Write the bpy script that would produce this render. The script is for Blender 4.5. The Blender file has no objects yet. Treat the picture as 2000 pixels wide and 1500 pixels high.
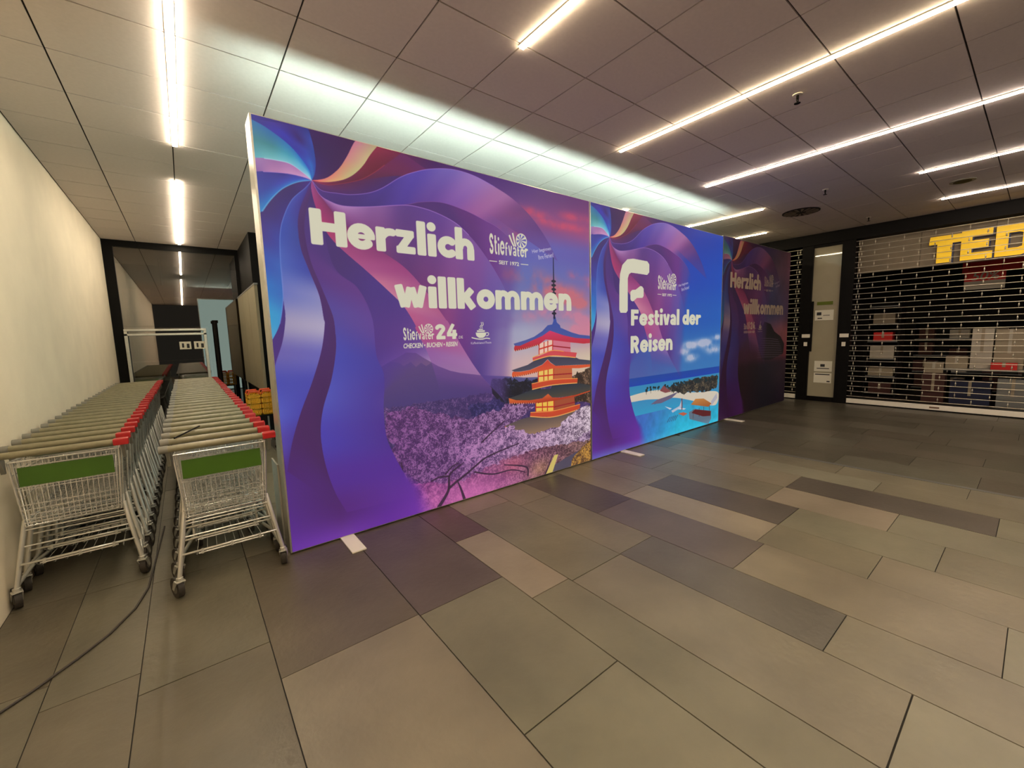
import bpy, bmesh, math, random
import numpy as np
from mathutils import Matrix, Vector
random.seed(11)
SC = bpy.context.scene; COL = SC.collection
# ---------- camera ----------
cam = bpy.data.cameras.new('camera'); cam.sensor_width = 36; cam.lens = 36 * 810.52 / 2000; cam.clip_end = 100
camo = bpy.data.objects.new('camera', cam); COL.objects.link(camo); SC.camera = camo
r, u, f = (0.78536, -0.61837, -0.02887), (0.09453, 0.07371, 0.99279), (0.61178, 0.78242, -0.11634)
camo.matrix_world = Matrix(((r[0], u[0], -f[0], 0), (r[1], u[1], -f[1], 0), (r[2], u[2], -f[2], 1.5), (0, 0, 0, 1)))
# ---------- world and exposure ----------
w = bpy.data.worlds.new('world'); SC.world = w; w.use_nodes = True
w.node_tree.nodes['Background'].inputs[0].default_value = (.9, .8, .62, 1); w.node_tree.nodes['Background'].inputs[1].default_value = .05
SC.view_settings.view_transform = 'Standard'; SC.view_settings.look = 'None'; SC.view_settings.gamma = 1
SC.view_settings.use_curve_mapping = False; SC.view_settings.exposure = 0
STRIP = 66.0        # radiance of the ceiling light strips
HALO = 210.0          # radiance of the led modules on top of the display walls
BACK = 1.0           # radiance of the lit rear fabrics
CEIL = 3.3
ART={"c1":[[336,2595],[323,2659],[271,2734],[203,2801],[91,2867],[4,2898]],"c3":[[336,2595],[289,2632],[211,2675],[133,2680],[63,2676],[-5,2664]],"c4":[[336,2595],[286,2606],[206,2610],[127,2604],[50,2593],[-5,2578]],"c5":[[336,2595],[259,2572],[194,2538],[135,2492],[70,2416],[23,2345],[-4,2290]],"c5x":[[336,2595],[259,2572],[194,2538],[135,2492],[70,2416],[23,2345],[-4,2290],[-8,2085],[-2,1864],[-4,1511]],"c6":[[336,2595],[293,2540],[202,2445],[143,2324],[113,2209],[101,2039],[98,1811],[64,1626],[-3,1494]],"c6x":[[336,2595],[293,2540],[202,2445],[143,2324],[113,2209],[101,2039],[98,1811],[102,1696],[95,1619],[67,1493],[-4,1279],[-9,1047],[7,806],[23,609]],"c7":[[336,2595],[302,2519],[249,2396],[226,2280],[233,2131],[271,1995],[325,1819],[342,1661],[346,1617],[311,1437],[236,1223],[141,1002],[70,795],[28,608]],"c7b":[[336,2595],[326,2523],[286,2391],[264,2250],[287,2055],[351,1856],[403,1686],[413,1580],[408,1432],[362,1224],[287,1007],[259,823],[274,603],[323,382],[396,201]],"c8a":[[371,2404],[435,2031],[596,1880],[686,1662],[700,1380],[749,1217],[729,947],[738,725],[798,545],[862,401],[955,186]],"p1":[[336,2595],[329,2547],[336,2479],[354,2401],[386,2301],[437,2218],[527,2131],[658,2023],[810,1889],[944,1759],[1037,1607],[1039,1572],[1134,1372],[1195,1180],[1227,1030],[1235,880]],"p2":[[336,2595],[354,2551],[399,2479],[496,2364],[636,2260],[801,2164],[964,2066],[1105,1931],[1223,1779],[1331,1634],[1342,1626],[1485,1385],[1656,1142],[1881,909],[2000,743]],"c11":[[336,2595],[379,2510],[445,2475],[539,2460],[716,2483],[993,2540],[1142,2544],[1297,2520],[1460,2466],[1579,2387],[1710,2267],[1866,2080],[1981,1894],[2077,1632]],"c11b":[[336,2595],[379,2510],[445,2475],[539,2460],[716,2483],[994,2543],[1145,2589],[1335,2616],[1553,2588],[1732,2541],[1903,2488],[2083,2385],[2228,2220]],"c12":[[336,2595],[393,2541],[497,2540],[594,2548],[723,2583],[833,2640],[978,2745],[1098,2808],[1253,2865],[1449,2902],[1657,2895],[1879,2843],[2097,2767],[2308,2640],[2511,2449],[2653,2256]],"c15":[[336,2595],[407,2584],[477,2594],[652,2658],[759,2726],[857,2808],[1004,2932]],"c13":[[336,2595],[397,2597],[467,2612],[553,2645],[630,2699],[698,2774],[755,2860],[815,2937]],"c14":[[336,2595],[387,2609],[434,2630],[483,2669],[535,2727],[589,2815],[635,2903],[656,2932]],"c16":[[336,2595],[358,2643],[370,2714],[364,2814],[348,2900],[335,2935]],"mt":[[261,1110],[444,1191],[637,1239],[777,1309],[893,1363],[941,1388],[1027,1380],[1101,1331],[1224,1258],[1337,1210],[1439,1183],[1656,1145],[1950,1098],[2163,1066],[3121,982],[3118,707],[1736,780],[739,946],[251,987]],"snow":[[806,1321],[893,1363],[941,1388],[1027,1380],[1101,1331],[1161,1291],[1112,1266],[1068,1297],[1020,1265],[978,1310],[917,1279],[876,1309]],"ridge":[[1656,1145],[1951,1110],[2163,1080],[3150,1019],[3150,940],[2162,1032]],"pines":[[1746,1022],[1789,1099],[1868,1084],[1950,1093],[2097,1055],[2207,1054],[2344,1050],[2386,869],[2044,771],[1920,855],[1801,935]],"roofs":[[[2046,1420],[2097,1430],[2202,1451],[2311,1481],[2424,1536],[2499,1594],[2563,1602],[2582,1640],[2577,1682],[2612,1682],[2629,1623],[2676,1592],[2682,1567],[2842,1516],[2970,1487],[3166,1469],[3165,1435],[2905,1453],[2716,1488],[2579,1525],[2527,1539],[2422,1486],[2255,1437],[2127,1397],[2060,1400]],[[2011,1163],[2088,1178],[2216,1202],[2304,1238],[2416,1260],[2485,1278],[2531,1267],[2914,1237],[2966,1216],[3163,1190],[3162,1146],[2900,1156],[2600,1167],[2530,1207],[2490,1243],[2414,1193],[2246,1150],[2118,1142],[2046,1147]],[[1966,895],[2079,910],[2185,928],[2273,948],[2523,930],[2547,963],[2923,954],[3160,903],[3159,851],[2894,823],[2665,822],[2544,836],[2486,882],[2404,844],[2236,842],[2057,868]],[[1910,627],[2018,647],[2123,665],[2231,670],[2551,614],[2552,654],[2958,672],[3157,617],[3155,482],[2888,467],[2512,509],[2394,485],[2225,479],[2066,540],[1964,582]]],"eaves":[[[2049,1376],[2060,1400],[2127,1397],[2255,1437],[2422,1486],[2527,1539],[2579,1525],[2716,1488],[2905,1453],[3165,1435],[3165,1390],[3035,1386],[2840,1406],[2595,1435],[2467,1448],[2375,1400],[2199,1362],[2054,1350]],[[2015,1127],[2026,1149],[2118,1139],[2246,1148],[2414,1190],[2490,1239],[2530,1202],[2600,1167],[2900,1154],[3162,1146],[3162,1120],[2965,1115],[2588,1142],[2367,1124],[2191,1101],[2019,1096]],[[1966,895],[2056,864],[2236,841],[2404,841],[2486,880],[2544,834],[2665,818],[2894,821],[3159,848],[3159,837],[2907,804],[2591,795],[2357,798],[2181,815],[1974,841]],[[1910,627],[1964,580],[2066,538],[2225,477],[2214,472],[2065,519],[1913,570]]],"wallL":[[[2375,1409],[2565,1449],[2562,1325],[2372,1296]],[[2356,1134],[2570,1144],[2566,1005],[2352,1016]],[[2313,803],[2567,803],[2564,661],[2310,714]]],"wallR":[[[2565,1449],[2827,1415],[2831,1277],[2562,1308]],[[2570,1152],[2848,1142],[2851,988],[2566,996]],[[2567,803],[2881,811],[2892,671],[2564,652]]],"balc":[[[2283,1272],[2371,1284],[2545,1330],[2725,1313],[2928,1290],[2908,1237],[2543,1275],[2287,1239]],[[2263,1007],[2364,1015],[2561,1023],[2937,1003],[2929,953],[2559,966],[2267,948]],[[2238,715],[2355,712],[2565,688],[2972,707],[2964,652],[2557,622],[2231,674]]],"spire":[[2594,2280],[2593,2151],[2593,2045],[2593,1946],[2593,1824],[2593,1716],[2595,1669]],"blos":[[739,946],[1045,920],[1282,813],[1544,759],[1836,799],[2111,831],[2289,774],[1973,610],[2280,480],[2624,525],[2782,596],[2889,502],[3145,523],[3169,9],[2126,-19],[1415,-19],[896,-22],[863,416],[737,712]],"br":[[[1147,7],[1223,89],[1268,162],[1279,273],[1328,318],[1415,356]],[[1268,162],[1354,207],[1454,251],[1556,305],[1674,359],[1856,393],[2075,423]],[[1430,-6],[1393,121],[1355,217]],[[1279,273],[1183,287],[1103,269]],[[972,3],[921,82],[873,194],[847,489]],[[1244,300],[1309,351],[1373,374]],[[1543,250],[1750,181],[1974,171],[2144,110]],[[2395,-15],[2456,72],[2535,213]],[[2184,68],[2160,161],[1888,242]],[[1635,515],[1743,585],[1905,679]]],"road":[[2500,16],[2562,93],[2883,166],[3159,209],[3158,110],[2881,23],[2717,1]],"clouds":[[[2156,2650],[2332,2693],[2612,2616],[3139,2651],[3139,2724],[2841,2718]],[[2009,2089],[2313,2076],[2596,1970],[2826,1926],[2960,1838],[2695,1903],[2334,2001]],[[2301,1684],[2590,1721],[2957,1668],[3126,1533],[2688,1576]],[[1825,2493],[2128,2454],[2020,2378]],[[1332,1649],[1695,1712],[1992,1633],[1595,1587]],[[2883,2130],[3132,2090],[3131,2033]]],"sea_hz":[[692,924],[1795,926],[3066,895]],"reef":[[693,821],[1292,822],[1980,843],[3070,829],[3074,774],[1982,773],[1293,771],[693,769]],"veg":[[1592,722],[1801,740],[2172,756],[2468,781],[3073,785],[3086,573],[2796,548],[2178,592],[1970,594],[1715,651]],"sand":[[694,690],[1059,712],[1457,702],[1913,630],[2376,571],[3090,506],[3101,325],[2898,306],[2282,457],[1807,553],[1460,574],[1107,606],[694,620]],"huts":[[[1424,692],[1515,758],[1715,651],[1560,649]],[[2264,397],[2401,469],[2651,445],[2907,338],[2810,295]]],"deck":[[2210,290],[2388,318],[2903,217],[2910,93],[2825,17],[2234,182]],"deckred":[[2290,268],[2388,307],[2892,218],[2885,141],[2644,165]],"pier":[[2894,373],[3068,486],[3096,404],[2898,295]],"boat":[[1202,530],[1361,576],[1561,591],[1913,630],[1718,554],[1462,517]],"plane":[[[1723,376],[1939,417],[1974,463],[2010,520],[2024,396],[1885,369],[1760,342]],[[1547,463],[1740,408],[1687,396]],[[1921,395],[2130,357],[2073,347],[1904,372]]],"raft":[[1906,311],[2055,311],[2171,274],[2057,254]],"clouds2":[[1648,1116],[1981,1203],[2233,1272],[2560,1204],[2845,1249],[3028,1184],[2508,1151],[1694,1139],[2078,1305]],"ship":[[1377,1466],[1533,1486],[1682,1618],[1967,1572],[2157,1431],[2471,1330],[2678,1179],[2638,985],[2040,897],[1643,920],[1463,1110]]}
# ---------- printed artwork of the three display walls (painted with numpy, in metres on the fabric) ----------
PW, PH = 3.15, 2.94
CW = 2200; CS = CW / PW; CH = int(PH * CS)
rng = np.random.default_rng(7)
def c8(*c): return np.array(c, np.float32) / 255
def noise(h, w, cell, seed, octs=3, gain=.5):
    r = np.random.default_rng(seed); out = np.zeros((h, w), np.float32); a = 1; tot = 0
    for k in range(octs):
        cc = max(cell / 2 ** k, 2); gh, gw = int(h / cc) + 3, int(w / cc) + 3
        g = r.random((gh, gw)).astype(np.float32)
        y = np.arange(h) / cc; x = np.arange(w) / cc; yi = y.astype(int); xi = x.astype(int)
        fy = (y - yi); fx = (x - xi); fy = (fy * fy * (3 - 2 * fy))[:, None]; fx = (fx * fx * (3 - 2 * fx))[None]
        g0 = g[yi]; g1 = g[yi + 1]
        top = g0[:, xi] * (1 - fx) + g0[:, xi + 1] * fx; bot = g1[:, xi] * (1 - fx) + g1[:, xi + 1] * fx
        out += a * (top * (1 - fy) + bot * fy); tot += a; a *= gain
    return out / tot
def topx(pts, k=1000.0):
    p = np.array(pts, float) / k
    return np.stack([p[:, 0] * CS, (PH - p[:, 1]) * CS], 1)
def resample(p, n):
    q = []
    m = len(p)
    for i in range(m - 1):
        p0 = p[max(i - 1, 0)]; p1 = p[i]; p2 = p[i + 1]; p3 = p[min(i + 2, m - 1)]
        t = np.linspace(0, 1, 16, endpoint=False)[:, None]
        q.append(.5 * ((2 * p1) + (-p0 + p2) * t + (2 * p0 - 5 * p1 + 4 * p2 - p3) * t * t + (-p0 + 3 * p1 - 3 * p2 + p3) * t ** 3))
    q = np.vstack(q + [p[-1:]]); d = np.r_[0, np.cumsum(np.hypot(*np.diff(q, axis=0).T))]
    s = np.linspace(0, d[-1], n)
    return np.stack([np.interp(s, d, q[:, 0]), np.interp(s, d, q[:, 1])], 1)
def polymask(P):
    x0, y0 = np.floor(P.min(0)).astype(int) - 1; x1, y1 = np.ceil(P.max(0)).astype(int) + 2
    x0 = max(x0, 0); y0 = max(y0, 0); x1 = min(x1, CW); y1 = min(y1, CH)
    if x1 <= x0 or y1 <= y0: return None
    X = np.arange(x0, x1)[None] + .5; Y = np.arange(y0, y1)[:, None] + .5
    m = np.zeros((y1 - y0, x1 - x0), bool)
    for (ax, ay), (bx, by) in zip(P, np.roll(P, -1, 0)):
        if ay == by: continue
        c = ((ay > Y) != (by > Y)) & (X < (bx - ax) * (Y - ay) / (by - ay) + ax)
        m ^= c
    return slice(y0, y1), slice(x0, x1), m
def fill(img, P, col, a=1.0, smooth=False, grad=None):
    if smooth: P = resample(np.vstack([P, P[:1]]), 120)
    r = polymask(P)
    if r is None: return
    ys, xs, m = r; al = (m * a)[..., None]
    if grad is not None:
        f = np.linspace(0, 1, m.shape[0])[:, None, None]; col = c8(*col) * (1 - f) + c8(*grad) * f
    else: col = c8(*col)
    img[ys, xs, :3] = img[ys, xs, :3] * (1 - al) + col * al
    if img.shape[2] == 4: img[ys, xs, 3:] = np.maximum(img[ys, xs, 3:], al)
def stroke(img, P, w0, w1, col, a=1.0, soft=1.0, n=None):
    w0 *= CS; w1 *= CS; n = n or int(np.hypot(*np.diff(P, axis=0).T).sum() / 1.2) + 8
    q = resample(P, n); R = int(max(w0, w1) + soft * 2) + 2
    acc = np.zeros((CH, CW), np.float32)
    oy, ox = np.mgrid[-R:R + 1, -R:R + 1]
    for i, (x, y) in enumerate(q):
        f = i / (n - 1); w = w0 * (1 - f) + w1 * f; xi, yi = int(x), int(y)
        if xi - R < 0 or yi - R < 0 or xi + R >= CW or yi + R >= CH: continue
        d = np.hypot(ox - (x - xi), oy - (y - yi))
        v = np.clip((w - d) / soft + .5, 0, 1)
        s = acc[yi - R:yi + R + 1, xi - R:xi + R + 1]; np.maximum(s, v, out=s)
    al = (acc * a)[..., None]
    img[..., :3] = img[..., :3] * (1 - al) + c8(*col) * al
    if img.shape[2] == 4: img[..., 3:] = np.maximum(img[..., 3:], al)
def ribbon(lay, A, B, grid, ns=900, nt=2600):
    """surface between the curves A and B, coloured by a small grid (rows along, columns across), over lay (RGBA)"""
    A = resample(topx(A), nt); B = resample(topx(B), nt)
    g = np.array([[(*c, 255) if len(c) == 3 else c for c in row] for row in grid], np.float32) / 255
    R, C_, _ = g.shape
    t = np.linspace(0, 1, nt) * (R - 1); ti = np.minimum(t.astype(int), R - 2); tf = (t - ti)[:, None, None]; tf = tf * tf * (3 - 2 * tf)
    gt = g[ti] * (1 - tf) + g[ti + 1] * tf
    s = np.linspace(0, 1, ns); si_ = s * (C_ - 1); si = np.minimum(si_.astype(int), C_ - 2); sf = (si_ - si)[None, :, None]
    col = gt[:, si] * (1 - sf) + gt[:, si + 1] * sf
    X = (A[:, None, 0] * (1 - s) + B[:, None, 0] * s); Y = (A[:, None, 1] * (1 - s) + B[:, None, 1] * s)
    xi = X.astype(int); yi = Y.astype(int); ok = (xi >= 0) & (xi < CW) & (yi >= 0) & (yi < CH)
    buf = np.zeros((CH, CW, 4), np.float32); buf[yi[ok], xi[ok]] = col[ok]
    a = buf[..., 3:]
    # close single-pixel holes
    for ax, sh in ((0, 1), (0, -1), (1, 1), (1, -1)):
        r = np.roll(buf, sh, ax); h = (buf[..., 3] == 0) & (r[..., 3] > 0) & (np.roll(buf, -sh, ax)[..., 3] > 0); buf[h] = r[h]
    a = buf[..., 3:]
    lay[..., :3] = lay[..., :3] * (1 - a) + buf[..., :3] * a
    lay[..., 3:] = lay[..., 3:] * (1 - a) + a
def sky(rows, cols_u, rows_v):
    g = np.array(rows, np.float32) / 255
    u = (np.arange(CW) + .5) / CS; v = PH - (np.arange(CH) + .5) / CS
    out = np.zeros((CH, CW, 3), np.float32); tmp = np.zeros((len(rows_v), CW, 3), np.float32)
    for i in range(len(rows_v)):
        for c in range(3): tmp[i, :, c] = np.interp(u, cols_u, g[i, :, c])
    rv = np.array(rows_v)[::-1]; tm = tmp[::-1]
    idx = np.clip(np.searchsorted(rv, v) - 1, 0, len(rv) - 2); f = np.clip((v - rv[idx]) / (rv[idx + 1] - rv[idx]), 0, 1)[:, None, None]
    f = f * f * (3 - 2 * f)
    return tm[idx] * (1 - f) + tm[idx + 1] * f
def glow(img, u, v, ru, rv, col, a):
    x = (np.arange(CW) / CS - u) / ru; y = (PH - np.arange(CH) / CS - v) / rv
    m = (a * np.exp(-(x[None] ** 2 + y[:, None] ** 2)))[..., None]
    img[..., :3] = img[..., :3] * (1 - m) + c8(*col) * m
# -- lettering: bold rounded strokes
h_ = .15
GL = {
 'H': (.92, [('L', .16, 0, .16, 1, 0.147), ('L', .76, 0, .76, 1, 0.147), ('L', .16, .52, .76, .52, 0.127)]),
 'F': (.72, [('L', .15, 0, .15, 1, 0.137), ('L', .05, .87, .66, .87, 0.127), ('L', .1, .5, .6, .5, 0.116)]),
 'R': (.84, [('L', .15, 0, .15, 1, 0.137), ('A', .40, .69, .21, .19, -90, 90, 0.127), ('L', .1, .88, .42, .88, 0.116), ('L', .1, .5, .42, .5, 0.116), ('L', .38, .5, .66, .0, 0.131)]),
 'S': (.72, [('A', .36, .715, .2, .16, 25, 265, 0.127), ('A', .34, .285, .2, .16, 95, -155, 0.127), ('L', .28, .57, .44, .43, 0.116)]),
 'e': (.75, [('A', .37, .375, .245, .255, 12, 312, 0.131), ('L', .2, .375, .74, .375, 0.070)]),
 'r': (.55, [('L', .15, 0, .15, .74, 0.137), ('A', .44, .34, .27, .28, 150, 78, 0.116)]),
 'z': (.66, [('L', .04, .63, .6, .63, 0.116), ('L', .04, .12, .63, .12, 0.116), ('L', .5, .62, .16, .13, 0.116)]),
 'l': (.34, [('L', .17, 0, .17, 1.1, .145)]),
 'i': (.34, [('L', .17, 0, .17, .74, .145), ('D', .17, .97, .15)]),
 'c': (.62, [('A', .38, .375, .235, .235, 55, 305, 0.131)]),
 'h': (.74, [('L', .15, 0, .15, 1.1, 0.137), ('A', .38, .40, .2, .22, 175, 0, 0.127), ('L', .58, 0, .58, .42, 0.137)]),
 'n': (.74, [('L', .15, 0, .15, .74, 0.137), ('A', .38, .40, .2, .22, 175, 0, 0.127), ('L', .58, 0, .58, .42, 0.137)]),
 'm': (1.12, [('L', .14, 0, .14, .74, 0.127), ('A', .35, .42, .19, .21, 175, 0, 0.116), ('L', .54, 0, .54, .44, 0.127), ('A', .76, .42, .2, .21, 175, 0, 0.116), ('L', .96, 0, .96, .44, 0.127)]),
 'w': (1.05, [('L', .13, .75, .3, .02, 0.127), ('L', .34, .02, .5, .68, 0.116), ('L', .54, .68, .7, .02, 0.116), ('L', .74, .02, .92, .75, 0.127)]),
 'k': (.74, [('L', .15, 0, .15, 1.1, 0.137), ('L', .26, .36, .58, .72, 0.127), ('L', .3, .46, .62, .02, 0.137)]),
 'o': (.76, [('A', .38, .375, .235, .235, 0, 360, 0.137)]),
 's': (.6, [('A', .32, .535, .16, .105, 30, 250, 0.108), ('A', .28, .215, .17, .105, 80, -150, 0.108), ('L', .22, .42, .4, .33, 0.097)]),
 't': (.5, [('L', .2, .14, .2, .98, 0.137), ('L', .02, .63, .46, .63, 0.108), ('A', .32, .17, .12, .06, 180, 290, 0.108)]),
 'v': (.68, [('L', .13, .75, .32, .02, 0.127), ('L', .36, .02, .56, .75, 0.127)]),
 'a': (.68, [('A', .32, .23, .17, .12, 0, 360, 0.108), ('L', .52, 0, .52, .5, 0.127), ('A', .32, .48, .2, .16, 0, 135, 0.116)]),
 'd': (.76, [('A', .35, .375, .21, .235, 0, 360, 0.131), ('L', .6, 0, .6, 1.1, 0.137)]),
 'f': (.46, [('L', .18, 0, .18, .8, 0.127), ('A', .36, .82, .18, .18, 180, 85, 0.116), ('L', .02, .62, .42, .62, 0.097)]),
 '2': (.72, [('A', .34, .7, .22, .17, 160, -35, 0.127), ('L', .5, .6, .18, .16, 0.127), ('L', .06, .12, .68, .12, 0.116)]),
 '4': (.78, [('L', .46, 1, .14, .32, 0.116), ('L', .06, .29, .74, .29, 0.108), ('L', .54, 0, .54, .62, 0.127)]),
 ' ': (.3, [])}
def glyph_sdf(g, X, Y):
    d = np.full(np.broadcast(X, Y).shape, 9., np.float32)
    for s in g:
        if s[0] == 'L':
            _, x0, y0, x1, y1, hw = s; L = math.hypot(x1 - x0, y1 - y0); ux, uy = (x1 - x0) / L, (y1 - y0) / L
            a = (X - (x0 + x1) / 2) * ux + (Y - (y0 + y1) / 2) * uy; b = -(X - (x0 + x1) / 2) * uy + (Y - (y0 + y1) / 2) * ux
            r = min(.05, hw * .6); qa = np.abs(a) - (L / 2 - r); qb = np.abs(b) - (hw - r)
            e = np.hypot(np.maximum(qa, 0), np.maximum(qb, 0)) + np.minimum(np.maximum(qa, qb), 0) - r
        elif s[0] == 'A':
            _, cx, cy, rx, ry, a0, a1, hw = s; e = np.full(d.shape, 9., np.float32)
            pts = [(cx + rx * math.cos(math.radians(t)), cy + ry * math.sin(math.radians(t))) for t in np.linspace(a0, a1, max(6, int(abs(a1 - a0) / 14)))]
            for (x0, y0), (x1, y1) in zip(pts, pts[1:]):
                L2 = (x1 - x0) ** 2 + (y1 - y0) ** 2 + 1e-9; t = np.clip(((X - x0) * (x1 - x0) + (Y - y0) * (y1 - y0)) / L2, 0, 1)
                e = np.minimum(e, np.hypot(X - x0 - t * (x1 - x0), Y - y0 - t * (y1 - y0)))
            e = e - hw
        else: e = np.hypot(X - s[1], Y - s[2]) - s[3]
        d = np.minimum(d, e)
    return d
def glyph(img, ch, u, v, sx, sy, col, shear=0, thin=0.0):
    """draw a letter; u,v metres of its origin, sx,sy metres per unit"""
    w, g = GL[ch]
    if g:
        x0 = max(int((u - .1 * sx) * CS), 0); x1 = min(int((u + (w + .15) * sx) * CS) + 2, CW)
        y0 = max(int((PH - v - 1.2 * sy) * CS), 0); y1 = min(int((PH - v + .1 * sy) * CS) + 2, CH)
        X = ((np.arange(x0, x1) + .5) / CS - u)[None] / sx; Y = (PH - v - (np.arange(y0, y1) + .5) / CS)[:, None] / -sy * -1
        Y = Y + 0 * X; X = X + 0 * Y - shear * Y
        d = (glyph_sdf(g, X, Y) + thin) * min(sx, sy) * CS
        al = np.clip(.5 - d, 0, 1)[..., None]
        img[y0:y1, x0:x1, :3] = img[y0:y1, x0:x1, :3] * (1 - al) + c8(*col) * al
    return w * sx
def word(img, s, u0, u1, v, sy, col):
    tot = sum(GL[c][0] for c in s); sx = (u1 - u0) / tot; u = u0
    for c in s: u += glyph(img, c, u, v, sx, sy, col)
def type_line(img, s, u, v, width, height, col, ang=0.0, bold=.012, shear=0.0):
    """small type set in Blender's built-in face, flattened onto the print"""
    cu = bpy.data.curves.new('type', 'FONT'); cu.body = s; cu.size = 1; cu.offset = bold; cu.resolution_u = 3; cu.shear = shear
    o = bpy.data.objects.new('type', cu); bpy.context.scene.collection.objects.link(o)
    me = o.to_mesh(); V = np.array([w.co[:2] for w in me.vertices]); me.calc_loop_triangles(); T = [tuple(t.vertices) for t in me.loop_triangles]
    o.to_mesh_clear(); bpy.data.objects.remove(o); bpy.data.curves.remove(cu)
    mn = V.min(0); mx = V.max(0); V = (V - mn) / (mx - mn) * [width, height]
    ca, sa = math.cos(ang), math.sin(ang); V = np.stack([u + V[:, 0] * ca - V[:, 1] * sa, v + V[:, 0] * sa + V[:, 1] * ca], 1)
    P = topx(V, 1.0)
    for t in T: fill(img, P[list(t)], col)
CREAM = (228, 224, 200)
def logo(img, u, v, w, hS, col):
    """the travel firm's word mark with the striped ball; hS = height of its capital"""
    W = 'Stiefvater'; hs = [1.0, .93, .84, .76, .66, .55, .50, .50, .48, .47]; tot = sum(GL[c][0] for c in W); sx = w / tot
    x = u
    for c, k in zip(W, hs):
        hh = {'S': 1.0, 't': .98, 'i': 1.1, 'f': 1.12}.get(c, .74)
        kk = hS * k / hh * (.92 if c in 'eva' else 1); x += glyph(img, c, x, v + (1 - k) * hS * .08 - .006, sx, kk, col, 0, .04)
    bu, bv, r = u + w * .83, v + hS * .79, w * .148
    def circ(rr, n=40): return np.array([(bu + rr * math.cos(t), bv + rr * 1.02 * math.sin(t)) for t in np.linspace(0, 2 * math.pi, n, endpoint=False)])
    fill(img, topx(circ(r), 1), col)
    hub = (bu - r * .25, bv + r * .05)
    base = img[int((PH - bv) * CS) + 2, min(int((bu + r * 1.3) * CS), CW - 1), :3] * 255
    for t in np.arange(0, 2 * math.pi, math.pi / 4):
        a = [(bu + .86 * r * math.cos(t + d), bv + .86 * r * math.sin(t + d)) for d in (0, .14, .28, .4)]
        fill(img, topx([hub] + a, 1), base)
    for i in range(2):
        stroke_small(img, [(bu - r * (2.15 - .6 * i), bv + r * (.55 + .35 * i)), (bu - r * (1.75 - .5 * i), bv - r * .3), (bu - r * (1.35 - .3 * i), bv - r * .9)], .009 * w / .45, col)
    stroke_small(img, [(bu - r * .1, bv - r * 1.35), (bu + r * .5, bv - r * 1.3), (bu + r * .95, bv - r * 1.0)], .008 * w / .45, col)
def stroke_small(img, pts, w, col):
    q = resample(np.array(pts, float), 14); d = np.diff(q, axis=0, append=q[-1:] * 2 - q[-2:-1]); n = np.stack([-d[:, 1], d[:, 0]], 1); n /= np.maximum(np.hypot(n[:, 0], n[:, 1]), 1e-9)[:, None]
    fill(img, topx(np.vstack([q + n * w, (q - n * w)[::-1]]), 1), col)
def rectm(img, u0, v0, u1, v1, col): fill(img, topx([(u0, v0), (u1, v0), (u1, v1), (u0, v1)], 1), col)
def welcome_text(img, full=True):
    word(img, 'Herzlich', .296, 1.64, 2.168, .245, CREAM)
    word(img, 'willkommen', .873, 2.857, 1.745, .242, CREAM)
    family_logo(img)
    logo(img, .925, 1.487, .275, .112, CREAM)
    glyph(img, '2', 1.212, 1.484, .14, .13, CREAM); glyph(img, '4', 1.31, 1.484, .15, .13, CREAM, .06)
    type_line(img, '.DE', 1.43, 1.487, .05, .022, CREAM)
    type_line(img, 'CHECKEN \u2022 BUCHEN \u2022 REISEN', .924, 1.421, .5, .04, CREAM, 0, .03, .2)
    # coffee cup
    fill(img, topx([(1.615, 1.535), (1.73, 1.535), (1.725, 1.51), (1.71, 1.495), (1.69, 1.485), (1.655, 1.485), (1.635, 1.495), (1.62, 1.51)], 1), CREAM)
    rectm(img, 1.63, 1.541, 1.715, 1.556, CREAM); rectm(img, 1.65, 1.56, 1.695, 1.568, CREAM)
    stroke_small(img, [(1.73, 1.532), (1.755, 1.53), (1.752, 1.51), (1.728, 1.503)], .004, CREAM)
    stroke_small(img, [(1.57, 1.492), (1.62, 1.48), (1.68, 1.474), (1.73, 1.482), (1.77, 1.476)], .005, CREAM)
    for du in (0, .018): stroke_small(img, [(1.672 + du, 1.575), (1.665 + du, 1.59), (1.682 + du, 1.605), (1.678 + du, 1.63)], .0035, CREAM)
    type_line(img, 'KaffeeklatschTeam', 1.56, 1.432, .222, .02, (215, 205, 210))
def family_logo(img, u=1.795, v=2.244):
    logo(img, u, v, .46, .2, CREAM)
    type_line(img, 'SEIT 1972', u + .105, v - .082, .24, .036, CREAM, 0, .03)
    rectm(img, u - .004, v - .064, u + .085, v - .057, CREAM); rectm(img, u + .365, v - .064, u + .462, v - .057, CREAM)
    type_line(img, 'Hier beginnen', u + .52, v + .045, .26, .045, (205, 200, 225), .22)
    type_line(img, 'Ihre Ferien!', u + .6, v + .0, .21, .045, (205, 200, 225), .22)
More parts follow.
